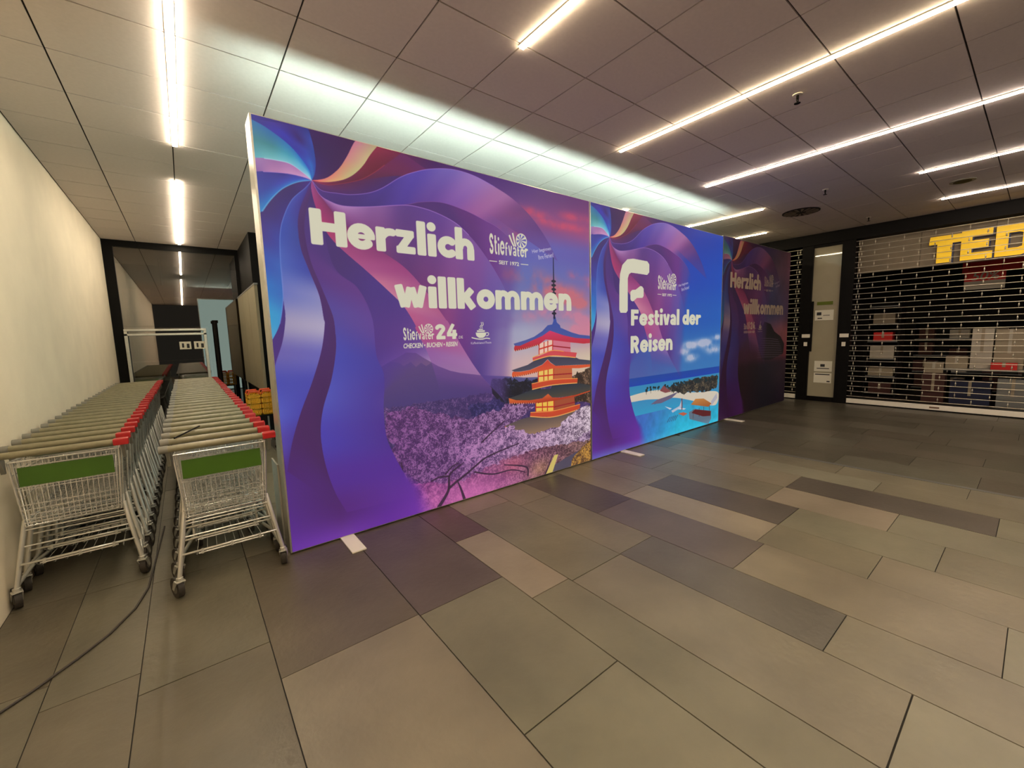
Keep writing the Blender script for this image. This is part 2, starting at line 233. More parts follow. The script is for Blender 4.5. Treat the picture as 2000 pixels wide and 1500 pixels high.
def ribbons():
    L = np.zeros((CH, CW, 4), np.float32); A = ART
    # the violet ground under the ribbons, fading out towards the picture on the right
    g = sky([[(62, 60, 160), (70, 40, 125), (66, 30, 104), (110, 40, 96), (84, 40, 112), (88, 52, 140)],
             [(70, 52, 150), (72, 40, 120), (76, 38, 116), (92, 46, 120), (100, 60, 140), (110, 70, 150)],
             [(66, 62, 160), (74, 46, 130), (84, 44, 120), (96, 54, 140), (120, 70, 150), (120, 80, 160)],
             [(70, 60, 160), (78, 46, 122), (84, 56, 146), (88, 60, 150), (96, 66, 156), (110, 80, 160)],
             [(84, 50, 140), (80, 44, 120), (96, 60, 150), (104, 62, 150), (110, 70, 150), (110, 70, 150)],
             [(84, 50, 150), (84, 40, 112), (88, 60, 160), (92, 62, 165), (100, 60, 150), (110, 60, 150)],
             [(86, 44, 140), (86, 40, 116), (92, 60, 180), (92, 60, 175), (96, 60, 165), (110, 60, 150)],
             [(96, 48, 150), (90, 40, 118), (100, 50, 160), (110, 52, 170), (120, 60, 160), (120, 60, 150)],
             [(108, 52, 165), (100, 42, 140), (110, 46, 165), (130, 60, 185), (140, 70, 180), (150, 80, 170)]],
            [0, .35, .7, 1.0, 1.3, 1.7], [2.94, 2.6, 2.3, 1.9, 1.5, 1.2, .8, .4, 0.])
    u = (np.arange(CW) + .5) / CS; v = PH - (np.arange(CH) + .5) / CS
    edge = np.interp(v, [0, .25, .45, .7, 1.0, 1.25, 1.5, 2.0, 2.94], [1.05, .98, .82, .72, .70, .8, 1.35, 1.55, 1.8])
    soft = np.interp(v, [0, .3, .5, 1.1, 1.5, 2.94], [.25, .12, .05, .05, 1.3, 1.5])
    a = np.clip((edge[:, None] - u[None]) / soft[:, None] + .5, 0, 1)
    L[..., :3] = g; L[..., 3] = a * a * (3 - 2 * a)
    R = ribbon
    R(L, A['c15'], A['c12'], [[(120, 50, 120), (90, 40, 120)], [(110, 36, 90), (76, 40, 125)], [(110, 36, 86), (78, 40, 118)], [(126, 40, 96), (80, 42, 125, 230)], [(120, 44, 110), (96, 60, 150, 120)]])
    R(L, A['c13'], A['c15'], [[(170, 60, 110), (140, 40, 90)], [(120, 40, 90), (110, 30, 70)], [(136, 36, 76), (120, 30, 70)], [(160, 50, 86), (130, 40, 86)]])
    R(L, A['c16'], A['c14'], [[(70, 40, 140), (80, 34, 110)], [(64, 30, 120), (70, 28, 100)], [(60, 26, 104), (72, 28, 100)], [(70, 30, 110), (72, 26, 92)]])
    R(L, A['c14'], A['c13'], [[(240, 110, 130), (250, 140, 110)], [(236, 140, 130), (236, 190, 130)], [(228, 150, 130), (208, 202, 144)], [(220, 140, 150), (216, 196, 146)], [(214, 130, 160), (200, 184, 140)]])
    R(L, A['c1'], A['c16'], [[(60, 140, 220), (40, 120, 210), (40, 130, 200), (50, 110, 200)], [(40, 90, 200), (60, 90, 200), (40, 120, 210), (50, 80, 180)], [(50, 60, 180), (60, 62, 175), (60, 80, 190), (40, 80, 170)], [(70, 62, 180), (60, 60, 190), (64, 40, 130), (60, 90, 190)], [(60, 60, 150), (76, 60, 170), (70, 50, 150), (50, 60, 150)]])
    R(L, A['c1'], A['c3'], [[(60, 160, 230), (150, 220, 245), (190, 225, 245)], [(30, 130, 210), (100, 190, 225), (140, 205, 230)], [(40, 130, 200), (70, 170, 195), (140, 210, 220)], [(40, 120, 190), (70, 150, 160), (130, 205, 210)], [(60, 130, 190), (74, 150, 160), (110, 190, 205)]])
    R(L, A['c3'], A['c4'], [[(210, 170, 220), (230, 180, 220)], [(190, 130, 190), (215, 160, 205)], [(170, 120, 180), (200, 140, 190)], [(180, 140, 195), (150, 110, 180)]])
    R(L, A['c4'], A['c5'], [[(60, 70, 190), (70, 130, 220), (110, 200, 240)], [(70, 70, 180), (60, 90, 200), (60, 150, 220)], [(60, 56, 150), (70, 80, 190), (50, 130, 215)], [(64, 60, 160), (60, 80, 180), (40, 140, 215)], [(70, 70, 170), (60, 90, 180), (60, 170, 220)]])
    R(L, A['c5x'], A['c6'], [[(80, 50, 140), (80, 50, 150)], [(70, 46, 120), (64, 46, 130)], [(72, 50, 125), (66, 54, 150)], [(80, 56, 150), (60, 80, 180)], [(50, 90, 190), (60, 110, 200)], [(44, 130, 210), (56, 120, 205)], [(60, 170, 220), (60, 165, 222)], [(90, 180, 225), (90, 180, 225)]])
    R(L, A['c6x'], A['c7'], [[(70, 70, 170), (76, 56, 150)], [(70, 90, 190), (70, 60, 160)], [(60, 90, 190), (62, 80, 170)], [(80, 110, 200), (66, 80, 180)], [(120, 130, 205), (150, 150, 205)], [(176, 166, 200), (190, 180, 210)], [(120, 110, 190), (120, 115, 200)], [(84, 90, 195), (84, 84, 190)], [(96, 106, 210), (84, 80, 190)], [(100, 80, 185), (86, 66, 170)], [(92, 52, 150), (86, 46, 140)]])
    R(L, A['c7'], A['c7b'], [[(90, 50, 140), (84, 44, 120)], [(84, 44, 120), (80, 40, 116)], [(86, 44, 120), (88, 44, 120)], [(84, 44, 124), (84, 42, 112)], [(84, 42, 112), (80, 38, 105)], [(86, 40, 110), (86, 40, 110)], [(90, 40, 120, 200), (92, 46, 140, 0)]])
    R(L, A['c7b'], A['c8a'], [[(84, 44, 122, 0), (92, 50, 140, 0)], [(90, 52, 140, 160), (96, 60, 150, 120)], [(100, 56, 144), (112, 64, 150)], [(96, 80, 170), (110, 76, 165)], [(80, 84, 190), (84, 70, 170)], [(92, 96, 200), (88, 60, 160)], [(86, 74, 190), (90, 56, 160)], [(96, 52, 165), (100, 50, 165)], [(110, 48, 160, 120), (120, 60, 175, 60)]])
    R(L, A['c12'], A['c11b'], [[(90, 50, 140), (90, 60, 150)], [(80, 48, 140), (76, 46, 130)], [(84, 60, 160), (76, 50, 140)], [(100, 80, 185), (88, 60, 165)], [(130, 110, 195), (110, 70, 165)], [(170, 130, 200), (140, 90, 180)], [(190, 130, 185, 230), (170, 100, 170)], [(190, 110, 160, 90), (160, 90, 160, 120)], [(150, 100, 170, 0), (140, 90, 160, 0)], [(150, 100, 170, 0), (140, 90, 160, 0)]])
    R(L, A['c11'], A['c11b'], [[(90, 50, 130), (90, 50, 130)]] * 5 + [[(104, 50, 136), (110, 52, 136)], [(120, 60, 150), (120, 60, 150)], [(110, 70, 160, 160), (120, 70, 150, 160)], [(110, 80, 170, 0), (110, 80, 170, 0)]])
    R(L, A['c11'], A['p2'], [[(150, 100, 180), (130, 50, 120)], [(190, 140, 200), (130, 56, 130)], [(150, 100, 170), (130, 60, 130)], [(104, 66, 150), (110, 56, 130)], [(110, 70, 160), (130, 60, 130)], [(136, 90, 170), (150, 70, 140)], [(140, 90, 170), (120, 60, 145)], [(130, 96, 180, 220), (96, 70, 150)], [(120, 100, 180, 120), (110, 90, 170, 160)], [(120, 110, 180, 0), (130, 110, 180, 0)]])
    R(L, A['p1'], A['p2'], [[(180, 90, 160), (150, 60, 130)], [(180, 60, 130), (140, 50, 110)], [(190, 60, 120), (140, 50, 120)], [(180, 80, 140), (150, 60, 130)], [(184, 90, 150), (170, 70, 140)], [(210, 125, 160), (180, 90, 150)], [(216, 140, 170), (190, 100, 150)], [(200, 100, 150), (180, 100, 160)], [(190, 80, 140), (190, 110, 170, 230)], [(180, 110, 180, 190), (190, 130, 190, 190)], [(170, 110, 180, 120), (180, 120, 180, 110)], [(150, 90, 160, 30), (150, 90, 160, 30)], [(150, 90, 160, 0), (150, 90, 160, 0)]])
    for k, w, col, al in (('c5', .004, (110, 200, 240), .8), ('c6', .004, (120, 150, 225), .6), ('c12', .004, (170, 130, 215), .7), ('c11', .004, (180, 130, 215), .7), ('c4', .003, (210, 150, 215), .8), ('c3', .003, (190, 225, 240), .8), ('c11b', .003, (170, 110, 190), .5), ('c15', .003, (200, 70, 90), .5)):
        stroke(L, topx(A[k][:-1 if k not in ('c12', 'c11') else -4]), w * .5, w, col, al, 1.5)
    glow(L, .95, 1.0, .17, .1, (150, 140, 205), .6)
    return L
def scatter(img, P, base, lit, cell, seed, thr=.5, rag=26, contrast=3.2):
    ys, xs, m = polymask(P); hh, ww = m.shape
    n = noise(hh, ww, cell * 2.2, seed, 3, .6) * .45 + noise(hh, ww, max(cell * .45, 4), seed + 7, 2, .7) * .55; e = noise(hh, ww, rag * 2, seed + 1, 3, .6)
    # ragged rim: shrink the mask with a noise-shifted lookup
    yy = np.clip(np.arange(hh)[:, None] + ((e - .5) * rag * 3).astype(int), 0, hh - 1); xx = np.clip(np.arange(ww)[None] + ((noise(hh, ww, rag * 2, seed + 2, 3, .6) - .5) * rag * 3).astype(int), 0, ww - 1)
    mm = m[yy, xx]
    f = np.clip((n - thr) * contrast + .5, 0, 1)[..., None]
    U = np.linspace(0, 1, ww)[None, :, None]
    b0, b1 = (base if isinstance(base[0], tuple) else (base, base)); l0, l1 = (lit if isinstance(lit[0], tuple) else (lit, lit))
    col = (c8(*b0) * (1 - U) + c8(*b1) * U) * (1 - f) + (c8(*l0) * (1 - U) + c8(*l1) * U) * f
    img[ys, xs, :3] = np.where(mm[..., None], col, img[ys, xs, :3])
def over(bg, L):
    a = L[..., 3:]; bg[..., :3] = bg[..., :3] * (1 - a) + L[..., :3] * a
def picture_japan():
    A = ART
    s = sky([[(110, 50, 130), (96, 50, 125), (100, 60, 140), (120, 60, 130)], [(120, 60, 140), (120, 70, 160), (140, 80, 150), (170, 80, 140)],
             [(130, 80, 160), (120, 100, 190), (110, 110, 195), (110, 100, 185)], [(120, 90, 170), (110, 115, 190), (112, 122, 192), (112, 120, 195)],
             [(130, 100, 180), (136, 130, 188), (140, 140, 190), (150, 140, 190)], [(160, 120, 190), (170, 160, 200), (180, 180, 205), (196, 150, 175)],
             [(190, 140, 190), (206, 176, 196), (222, 190, 188), (226, 206, 182)], [(190, 140, 180), (200, 160, 180), (226, 180, 170), (230, 200, 170)]],
            [.9, 1.6, 2.2, 3.15], [2.94, 2.6, 2.35, 2.05, 1.75, 1.5, 1.2, 1.0])
    n = noise(CH, CW, 260, 3, 5, .6)
    for k, (P, col) in enumerate(zip(A['clouds'], [(226, 84, 120), (236, 120, 120), (232, 140, 165), (180, 80, 130), (150, 130, 185), (220, 110, 140)])):
        p = topx(P); c = p.mean(0); R = np.ptp(p, axis=0); t = np.zeros((CH, CW), np.float32)
        q = resample(p, 24)
        for x, y in q[::2]:
            glow_x = np.exp(-((np.arange(CW) - x) / (R[0] * .16 + 24)) ** 2)[None]; glow_y = np.exp(-((np.arange(CH) - y) / (R[1] * .16 + 18)) ** 2)[:, None]
            t = np.maximum(t, glow_x * glow_y)
        al = np.clip(t * (n * 3.4 - 1.1), 0, .72)[..., None]; s = s * (1 - al) + c8(*col) * al
    glow(s, 2.9, 1.95, .3, .1, (226, 120, 140), .35)
    P = topx(A['mt']); fill(s, P, (112, 84, 140), 1, grad=(70, 58, 130)); fill(s, topx(A['snow']), (150, 110, 150), .5)
    fill(s, topx(A['ridge']), (96, 96, 150), .9)
    yb = int((PH - .78) * CS)
    # valley town
    r = np.array([(.55, .95), (3.15, 1.0), (3.15, .4), (.55, .4)]) * 1000
    scatter(s, topx(r), (70, 52, 110), (150, 112, 168), 10, 11, .62, 10)
    scatter(s, topx(np.array([(1.5, .88), (2.1, .92), (1.9, .7), (1.6, .66)]) * 1000), (44, 40, 96), (100, 84, 150), 14, 12, .6, 20)
    scatter(s, topx(A['pines']), (24, 26, 46), (90, 100, 140), 14, 13, .68, 16)
    scatter(s, topx(np.array([(2.75, 1.0), (3.15, 1.12), (3.15, .7), (2.8, .75)]) * 1000), (60, 44, 40), (190, 150, 120), 14, 14, .62, 16)
    rc = [((60, 90, 180), (90, 100, 170)), ((70, 66, 90), (90, 90, 110)), ((46, 60, 80), (96, 84, 70)), ((96, 84, 90), (176, 140, 110))]
    ec = [((226, 60, 120), (200, 50, 60)), ((222, 70, 60), (236, 110, 60)), ((240, 130, 60), (190, 60, 40)), ((236, 120, 80), (220, 90, 70))]
    wl = [((250, 210, 190), (226, 130, 150)), ((250, 210, 110), (206, 110, 70)), ((252, 206, 90), (180, 90, 60))]
    P = topx(A['blos'])
    scatter(s, P, ((84, 46, 108), (84, 56, 96)), ((160, 100, 168), (226, 196, 222)), 12, 21, .52, 26, 4.2)
    for k in (3, 2, 1, 0):
        fill(s, topx(A['roofs'][k]), rc[k][0], 1, grad=rc[k][1])
        if k < 3:
            fill(s, topx(A['wallL'][k]), wl[k][0]); fill(s, topx(A['wallR'][k]), wl[k][1])
            w = np.array(A['wallL'][k], float); e = np.array(A['wallR'][k], float)
            for f in (0, .36, .64, 1):      # red posts and a rail across each face
                a_, b_ = w[0] + (w[1] - w[0]) * f, w[3] + (w[2] - w[3]) * f
                stroke_small(s, [a_ / 1000, (a_ + b_) / 2000, b_ / 1000], .006, (214, 50, 40))
            m1 = (w[0] + w[3]) / 2; m2 = (w[1] + w[2]) / 2; stroke_small(s, [m1 / 1000, (m1 + m2) / 2000, m2 / 1000], .007, (220, 60, 50))
            m3 = (e[1] + e[2]) / 2; m0 = (e[0] + e[3]) / 2; stroke_small(s, [m0 / 1000, (m0 + m3) / 2000, m3 / 1000], .006, (170, 30, 50))
            fill(s, topx(A['balc'][k]), (224, 84, 50) if k else (226, 80, 90), .95)
            bl = np.array(A['balc'][k], float) / 1000
            stroke_small(s, [bl[0], bl[2], bl[3]], .004, (250, 170, 90)); stroke_small(s, [bl[-1], bl[-2], bl[-3]], .005, (250, 180, 100))
        fill(s, topx(A['eaves'][k]), ec[k][0], 1, grad=ec[k][1])
        el = np.array(A['eaves'][k], float) / 1000
        for i in range(26 if k < 3 else 0):                 # rafter ends along the left eave
            f = i / 26; p = el[-1] * (1 - f) + el[-3] * f
            rectm(s, p[0], p[1] - .008, p[0] + .006, p[1] + .006, (120, 30, 40) if i % 2 else (250, 190, 150))
    stroke(s, topx(A['spire'][:3]), .006, .009, (36, 42, 90))
    sp = np.array(A['spire'], float) / 1000
    stroke(s, topx(A['spire'][2:]), .009, .012, (40, 44, 76))
    for f in np.linspace(0, 1, 9):
        c_ = sp[2] * (1 - f) + sp[5] * f; fill(s, topx([(c_[0] + .034 * math.cos(t), c_[1] + .014 * math.sin(t)) for t in np.linspace(0, 6.28, 14)], 1), (40, 40, 66))
    scatter(s, topx(np.array([(1.3, .5), (1.7, .6), (2.0, .62), (2.2, .5), (2.45, .47), (2.62, .5), (2.8, .6), (2.95, .66), (3.15, .68), (3.15, .38), (2.7, .25), (2.3, .3), (1.9, .2), (1.5, .3)]) * 1000), ((96, 60, 120), (110, 90, 110)), ((190, 128, 190), (246, 226, 238)), 12, 23, .48, 24, 4.6)
    scatter(s, topx(np.array([(.9, .3), (1.4, .2), (1.9, .3), (2.5, .32), (3.15, .25), (3.15, 0), (.8, 0)]) * 1000), ((120, 50, 130), (70, 50, 50)), ((210, 110, 190), (180, 140, 130)), 18, 24, .52, 22, 2.6)
    fill(s, topx(A['road']), (96, 88, 110), 1); fill(s, topx([(2.42, .0), (2.56, .2), (2.62, .2), (2.52, .0)], 1), (226, 206, 120))
    scatter(s, topx(np.array([(2.85, .12), (3.15, .28), (3.15, .0), (2.8, .0)]) * 1000), (90, 60, 50), (226, 170, 80), 16, 25, .5, 10)
    glow(s, 1.5, .05, .5, .16, (236, 130, 200), .75); glow(s, 2.0, .22, .14, .08, (240, 130, 150), .5); glow(s, 2.35, .1, .16, .1, (224, 180, 110), .4)
    for k, P in enumerate(A['br']): stroke(s, topx(P), (.018, .012, .016, .009, .012, .007, .008, .01, .01, .008)[k], .005, (66, 40, 70), .9)
    return s
def picture_beach():
    A = ART
    s = sky([[(60, 60, 170), (40, 66, 180), (36, 80, 190)], [(60, 66, 180), (30, 80, 195), (30, 92, 200)], [(70, 80, 180), (40, 100, 195), (40, 108, 200)],
             [(80, 100, 180), (60, 126, 196), (60, 130, 200)], [(90, 110, 180), (70, 136, 200), (66, 136, 200)]], [1.0, 2.0, 3.15], [2.94, 2.3, 1.7, 1.2, .8])
    n = noise(CH, CW, 170, 41, 5, .6)
    for (x, y, rx, ry) in ((2.2, 1.28, .2, .05), (2.65, 1.3, .25, .06), (2.9, 1.2, .22, .06), (2.25, 1.1, .16, .05), (2.05, 1.2, .12, .05), (3.0, 1.38, .12, .04)):
        X = ((np.arange(CW) / CS - x) / rx)[None]; Y = ((PH - np.arange(CH) / CS - y) / ry)[:, None]
        al = np.clip(np.exp(-(X * X + Y * Y)) * 1.5 * (n * 2.6 - .5), 0, .8)[..., None]; s = s * (1 - al) + c8(214, 210, 226) * al
    hz = np.array(A['sea_hz'], float) / 1000
    hv = float(hz[:, 1].mean())
    def band(v0, v1, c0, c1):
        y0, y1 = int((PH - v1) * CS), int((PH - v0) * CS); f = np.linspace(0, 1, y1 - y0)[:, None, None]; s[y0:y1] = c8(*c1) * (1 - f) + c8(*c0) * f
    band(0, hv, (50, 190, 220), (30, 70, 180))
    y0 = int((PH - hv) * CS)
    rf = np.array(A['reef'], float) / 1000; rt = float(rf[:4, 1].mean()); rb = float(rf[4:, 1].mean())
    band(rt - .02, hv, (30, 80, 190), (34, 84, 176)); band(rb - .3, rt - .02, (70, 180, 190), (60, 150, 200))
    band(0, rb - .12, (40, 206, 236), (70, 150, 200))
    X = (np.arange(CW) / CS)[None, :, None]
    y0 = int((PH - .42) * CS); s[y0:] = s[y0:] * (1 - .55 * np.clip((1.9 - X) / .9, 0, 1)) + c8(80, 70, 190) * .55 * np.clip((1.9 - X) / .9, 0, 1)
    w = noise(CH, CW, 60, 51, 4)[y0:, :, None]; s[y0:] *= (.9 + .2 * w)
    fill(s, topx(A['sand']), (226, 214, 196), 1, True)
    scatter(s, topx(A['veg']), (40, 44, 50), (150, 130, 100), 18, 43, .6, 22)
    r_ = np.random.default_rng(5)
    for i in range(60):
        x = 1.1 + 2.0 * r_.random(); y = rb - .06 + .05 * r_.random() + (x - 1) * .0
        rectm(s, x - .003, y - .05, x + .003, y, (40, 50, 60)); fill(s, topx([(x + .022 * math.cos(t) * (1 + .3 * (k % 2)), y + .016 * math.sin(t)) for k, t in enumerate(np.linspace(0, 6.28, 9))], 1), (36, 60, 66))
    fill(s, topx(A['huts'][0]), (150, 84, 90)); rectm(s, 1.28 + .02, .52, 1.3 + .02, .56, (70, 40, 60))
    fill(s, topx(A['boat']), (120, 110, 140)); fill(s, topx(A['pier']), (190, 186, 200))
    fill(s, topx(A['deck']), (110, 130, 150)); fill(s, topx(A['deckred']), (110, 34, 44))
    dk = np.array(A['huts'][1], float) / 1000; u0, u1 = dk[:, 0].min(), dk[:, 0].max(); vb = dk[:, 1].min()
    for f in (.12, .4, .62, .9): rectm(s, u0 + (u1 - u0) * f - .006, vb - .12, u0 + (u1 - u0) * f + .006, vb + .02, (90, 60, 50))
    fill(s, topx(A['huts'][1]), (214, 150, 84), 1, grad=(176, 104, 56))
    for k, P in enumerate(A['plane']): fill(s, topx(P), (214, 220, 232) if k else (196, 206, 224))
    fill(s, topx(A['raft']), (206, 110, 84))
    pl = np.array(A['plane'][0], float) / 1000; stroke_small(s, [(pl[3][0] - .006, pl[3][1]), (pl[3][0], pl[3][1] - .09), (pl[3][0] + .002, pl[3][1] - .17)], .012, (130, 60, 70))
    for i in range(5): x = pl[:, 0].min() - .02 + .05 * i; stroke_small(s, [(x, pl[:, 1].min() - .05), (x - .04, pl[:, 1].min() - .08), (x - .08, pl[:, 1].min() - .12)], .006, (60, 80, 130))
    return s
def picture_ship():
    s = sky([[(60, 60, 110), (90, 90, 140), (170, 120, 150)], [(70, 90, 150), (70, 96, 160), (150, 110, 150)], [(70, 80, 140), (76, 96, 160), (120, 100, 150)],
             [(90, 70, 120), (140, 110, 150), (220, 140, 150)], [(90, 50, 90), (120, 70, 100), (190, 100, 120)], [(60, 30, 60), (40, 40, 80), (90, 60, 100)], [(60, 26, 60), (36, 40, 80), (60, 40, 80)]],
            [1.0, 2.0, 3.15], [2.94, 2.4, 1.8, 1.4, 1.0, .8, 0.])
    n = noise(CH, CW, 240, 61, 5, .6)[..., None]; s = s * (.8 + .4 * n)
    glow(s, 2.5, 2.55, .5, .2, (200, 120, 130), .3)
    P = topx(np.array(ART['ship'], float) * [1.12, 1]); fill(s, P, (40, 40, 64))
    p = np.array(ART['ship'], float) * [1.12, 1] / 1000
    u0, u1 = p[:, 0].min() + .05, p[:, 0].max() - .1; v0, v1 = p[:, 1].min() + .08, p[:, 1].max() - .3
    for i in range(9):
        v = v0 + (v1 - v0) * i / 8; stroke_small(s, [(u0, v), ((u0 + u1) / 2, v - .02), (u1 - .25 * (i / 8) ** 2, v - .05)], .007, (120, 110, 140))
    return s
def finish(img):
    o = np.clip(img, 0, 1); g_ = o.mean(2, keepdims=True); o = np.clip(g_ + (o - g_) * .96, 0, 1) ** 1.13; h2, w2 = CH // 2 * 2, CW // 2 * 2; o = o[:h2, :w2]
    o = (o[::2, ::2] + o[1::2, ::2] + o[::2, 1::2] + o[1::2, 1::2]) / 4
    hh, ww = o.shape[:2]; r = np.ones((hh, ww, 4), np.float32); r[..., :3] = o[::-1]; return r
def as_image(name, arr):
    im = bpy.data.images.new(name, arr.shape[1], arr.shape[0]); im.pixels.foreach_set(arr.ravel()); im.update(); im.pack(); return im
def make_prints():
    L = ribbons(); out = []
    a = picture_japan(); over(a, L); welcome_text(a)
    glow(a, .3, .0, .4, .12, (150, 80, 220), .5)
    out.append(as_image('welcome_print', finish(a)))
    b = picture_beach(); over(b, L)
    # festival emblem, an angular F
    fill(b, topx([(.545, 1.735), (.66, 1.735), (.69, 1.76), (.69, 2.15), (.715, 2.2), (.76, 2.222), (1.1, 2.215), (1.145, 2.25), (1.145, 2.35), (1.1, 2.385), (.8, 2.392), (.68, 2.375), (.58, 2.3), (.535, 2.19), (.522, 2.05), (.522, 1.77)], 1), CREAM, 1, False)
    fill(b, topx([(.765, 1.88), (.80, 1.875), (.88, 1.92), (1.0, 1.925), (1.025, 1.95), (1.025, 2.04), (.99, 2.068), (.95, 2.07), (.85, 2.02), (.78, 2.015), (.745, 1.99), (.745, 1.9)], 1), CREAM)
    word(b, 'Festival der', .755, 2.49, 1.578, .2, CREAM); word(b, 'Reisen', .75, 1.735, 1.235, .215, CREAM)
    family_logo(b, 1.345, 2.045)
    glow(b, .3, .0, .5, .1, (130, 90, 220), .5)
    bl = np.clip((.12 - (PH - np.arange(CH) / CS)) / .12, 0, 1)[:, None, None] * .35; b[:] = b * (1 - bl) + c8(120, 220, 255) * bl * 1.0 + 0 * b
    out.append(as_image('festival_print', finish(b)))
    c = picture_ship(); over(c, L); welcome_text(c)
    out.append(as_image('ship_print', finish(c)))
    return out
# ---------- helpers ----------
def lin(c): return tuple((x / 255 / 12.92 if x / 255 <= .04045 else ((x / 255 + .055) / 1.055) ** 2.4) for x in c)
def mat(name, col, rough=.5, metal=0., noise_=0., scale=8., bump=0., spec=.5, coat=0., emit=None, objcol=False, alpha=None):
    m = bpy.data.materials.new(name); m.use_nodes = True; nt = m.node_tree; b = nt.nodes['Principled BSDF']
    N = nt.nodes.new; L = nt.links.new
    b.inputs['Roughness'].default_value = rough; b.inputs['Metallic'].default_value = metal
    b.inputs['Specular IOR Level'].default_value = spec; b.inputs['Coat Weight'].default_value = coat
    tc = N('ShaderNodeTexCoord'); geo = N('ShaderNodeNewGeometry'); nz = N('ShaderNodeTexNoise'); nz.inputs['Scale'].default_value = scale; nz.inputs['Detail'].default_value = 6
    L(geo.outputs['Position'], nz.inputs['Vector'])
    mx = N('ShaderNodeMix'); mx.data_type = 'RGBA'; mx.blend_type = 'MULTIPLY'; mx.inputs[0].default_value = 1
    rg = N('ShaderNodeMapRange'); rg.inputs[1].default_value = .3; rg.inputs[2].default_value = .7; rg.inputs[3].default_value = 1 - noise_; rg.inputs[4].default_value = 1 + noise_
    L(nz.outputs[0], rg.inputs[0]); L(rg.outputs[0], mx.inputs[7])
    if objcol: oi = N('ShaderNodeObjectInfo'); L(oi.outputs['Color'], mx.inputs[6])
    else: mx.inputs[6].default_value = (*lin(col), 1)
    L(mx.outputs[2], b.inputs['Base Color'])
    if bump:
        bp = N('ShaderNodeBump'); bp.inputs['Strength'].default_value = bump; bp.inputs['Distance'].default_value = .01
        n2 = N('ShaderNodeTexNoise'); n2.inputs['Scale'].default_value = scale * 9; n2.inputs['Detail'].default_value = 5; L(geo.outputs['Position'], n2.inputs['Vector'])
        L(n2.outputs[0], bp.inputs['Height']); L(bp.outputs[0], b.inputs['Normal'])
    if emit: b.inputs['Emission Color'].default_value = (*emit[0], 1); b.inputs['Emission Strength'].default_value = emit[1]
    return m
def new(name, me, m=None, parent=None, loc=None):
    o = bpy.data.objects.new(name, me); COL.objects.link(o)
    if m is not None and me is not None and not me.materials: me.materials.append(m)
    if parent is not None: o.parent = parent
    if loc: o.location = loc
    return o
class MB:
    def __init__(s): s.v = []; s.f = []; s.fm = []; s.smooth = []
    def add(s, V, F, mi=0, sm=False):
        n = len(s.v); s.v += [tuple(v) for v in V]; s.f += [tuple(n + i for i in q) for q in F]; s.fm += [mi] * len(F); s.smooth += [sm] * len(F)
    def box(s, x0, y0, z0, x1, y1, z1, mi=0):
        V = [(x0, y0, z0), (x1, y0, z0), (x1, y1, z0), (x0, y1, z0), (x0, y0, z1), (x1, y0, z1), (x1, y1, z1), (x0, y1, z1)]
        s.add(V, [(0, 3, 2, 1), (4, 5, 6, 7), (0, 1, 5, 4), (1, 2, 6, 5), (2, 3, 7, 6), (3, 0, 4, 7)], mi); return s
    def tube(s, P, rad, n=6, mi=0, cap=True):
        P = [Vector(p) for p in P]; rings = []
        for i, p in enumerate(P):
            d = (P[min(i + 1, len(P) - 1)] - P[max(i - 1, 0)]).normalized()
            a = d.orthogonal().normalized() if i == 0 else (a - d * a.dot(d)).normalized(); b = d.cross(a)
            rr = rad[i] if isinstance(rad, (list, tuple)) else rad
            rings.append([p + (a * math.cos(t) + b * math.sin(t)) * rr for t in [2 * math.pi * k / n for k in range(n)]])
        V = [v for r_ in rings for v in r_]; F = []
        for i in range(len(P) - 1):
            for k in range(n): F.append((i * n + k, i * n + (k + 1) % n, (i + 1) * n + (k + 1) % n, (i + 1) * n + k))
        s.add(V, F, mi, n > 4)
        if cap: s.add(rings[0], [tuple(range(n))[::-1]], mi); s.add(rings[-1], [tuple(range(n))], mi)
        return s
    def disc(s, c, axis, rad, th, n=20, mi=0):
        c = Vector(c); ax = Vector(axis).normalized(); return s.tube([c - ax * th / 2, c + ax * th / 2], rad, n, mi)
    def prism(s, pts, h, place, mi=0):
        """polygon pts extruded by h; place(u, v, w) -> xyz"""
        n = len(pts); V = [place(a, b, 0) for a, b in pts] + [place(a, b, h) for a, b in pts]
        s.add(V, [tuple(range(n))[::-1], tuple(range(n, 2 * n))] + [(i, (i + 1) % n, n + (i + 1) % n, n + i) for i in range(n)], mi); return s
    def mesh(s, name, mats, bevel=0):
        me = bpy.data.meshes.new(name); me.from_pydata(s.v, [], s.f)
        for m in (mats if isinstance(mats, (list, tuple)) else [mats]): me.materials.append(m)
        me.polygons.foreach_set('material_index', s.fm); me.polygons.foreach_set('use_smooth', s.smooth)
        bm = bmesh.new(); bm.from_mesh(me); bmesh.ops.recalc_face_normals(bm, faces=bm.faces)
        if bevel: bmesh.ops.bevel(bm, geom=bm.edges[:], offset=bevel, segments=2, affect='EDGES', profile=.6)
        bm.to_mesh(me); bm.free(); me.update(); return me
    def obj(s, name, mats, parent=None, loc=None, bevel=0): return new(name, s.mesh(name, mats, bevel), None, parent, loc)
def tag(o, label, cat, group=None, kind=None):
    o['label'] = label; o['category'] = cat
    if group: o['group'] = group
    if kind: o['kind'] = kind
    return o
def thing(name, label, cat, loc=(0, 0, 0), group=None): o = new(name, None, None, None, loc); return tag(o, label, cat, group)
def struct(o): o['kind'] = 'structure'; return o
def project(x, y, z):
    d = Vector((x, y, z - 1.5)); a, b, c = d.dot(Vector(r)), d.dot(Vector(u)), d.dot(Vector(f))
    return (1000 + 810.5 * a / c, 750 - 810.5 * b / c) if c > .1 else None
def seen(x, y, z, mx=80):
    q = project(x, y, z); return q is not None and -mx < q[0] < 2000 + mx and -mx < q[1] < 1500 + mx

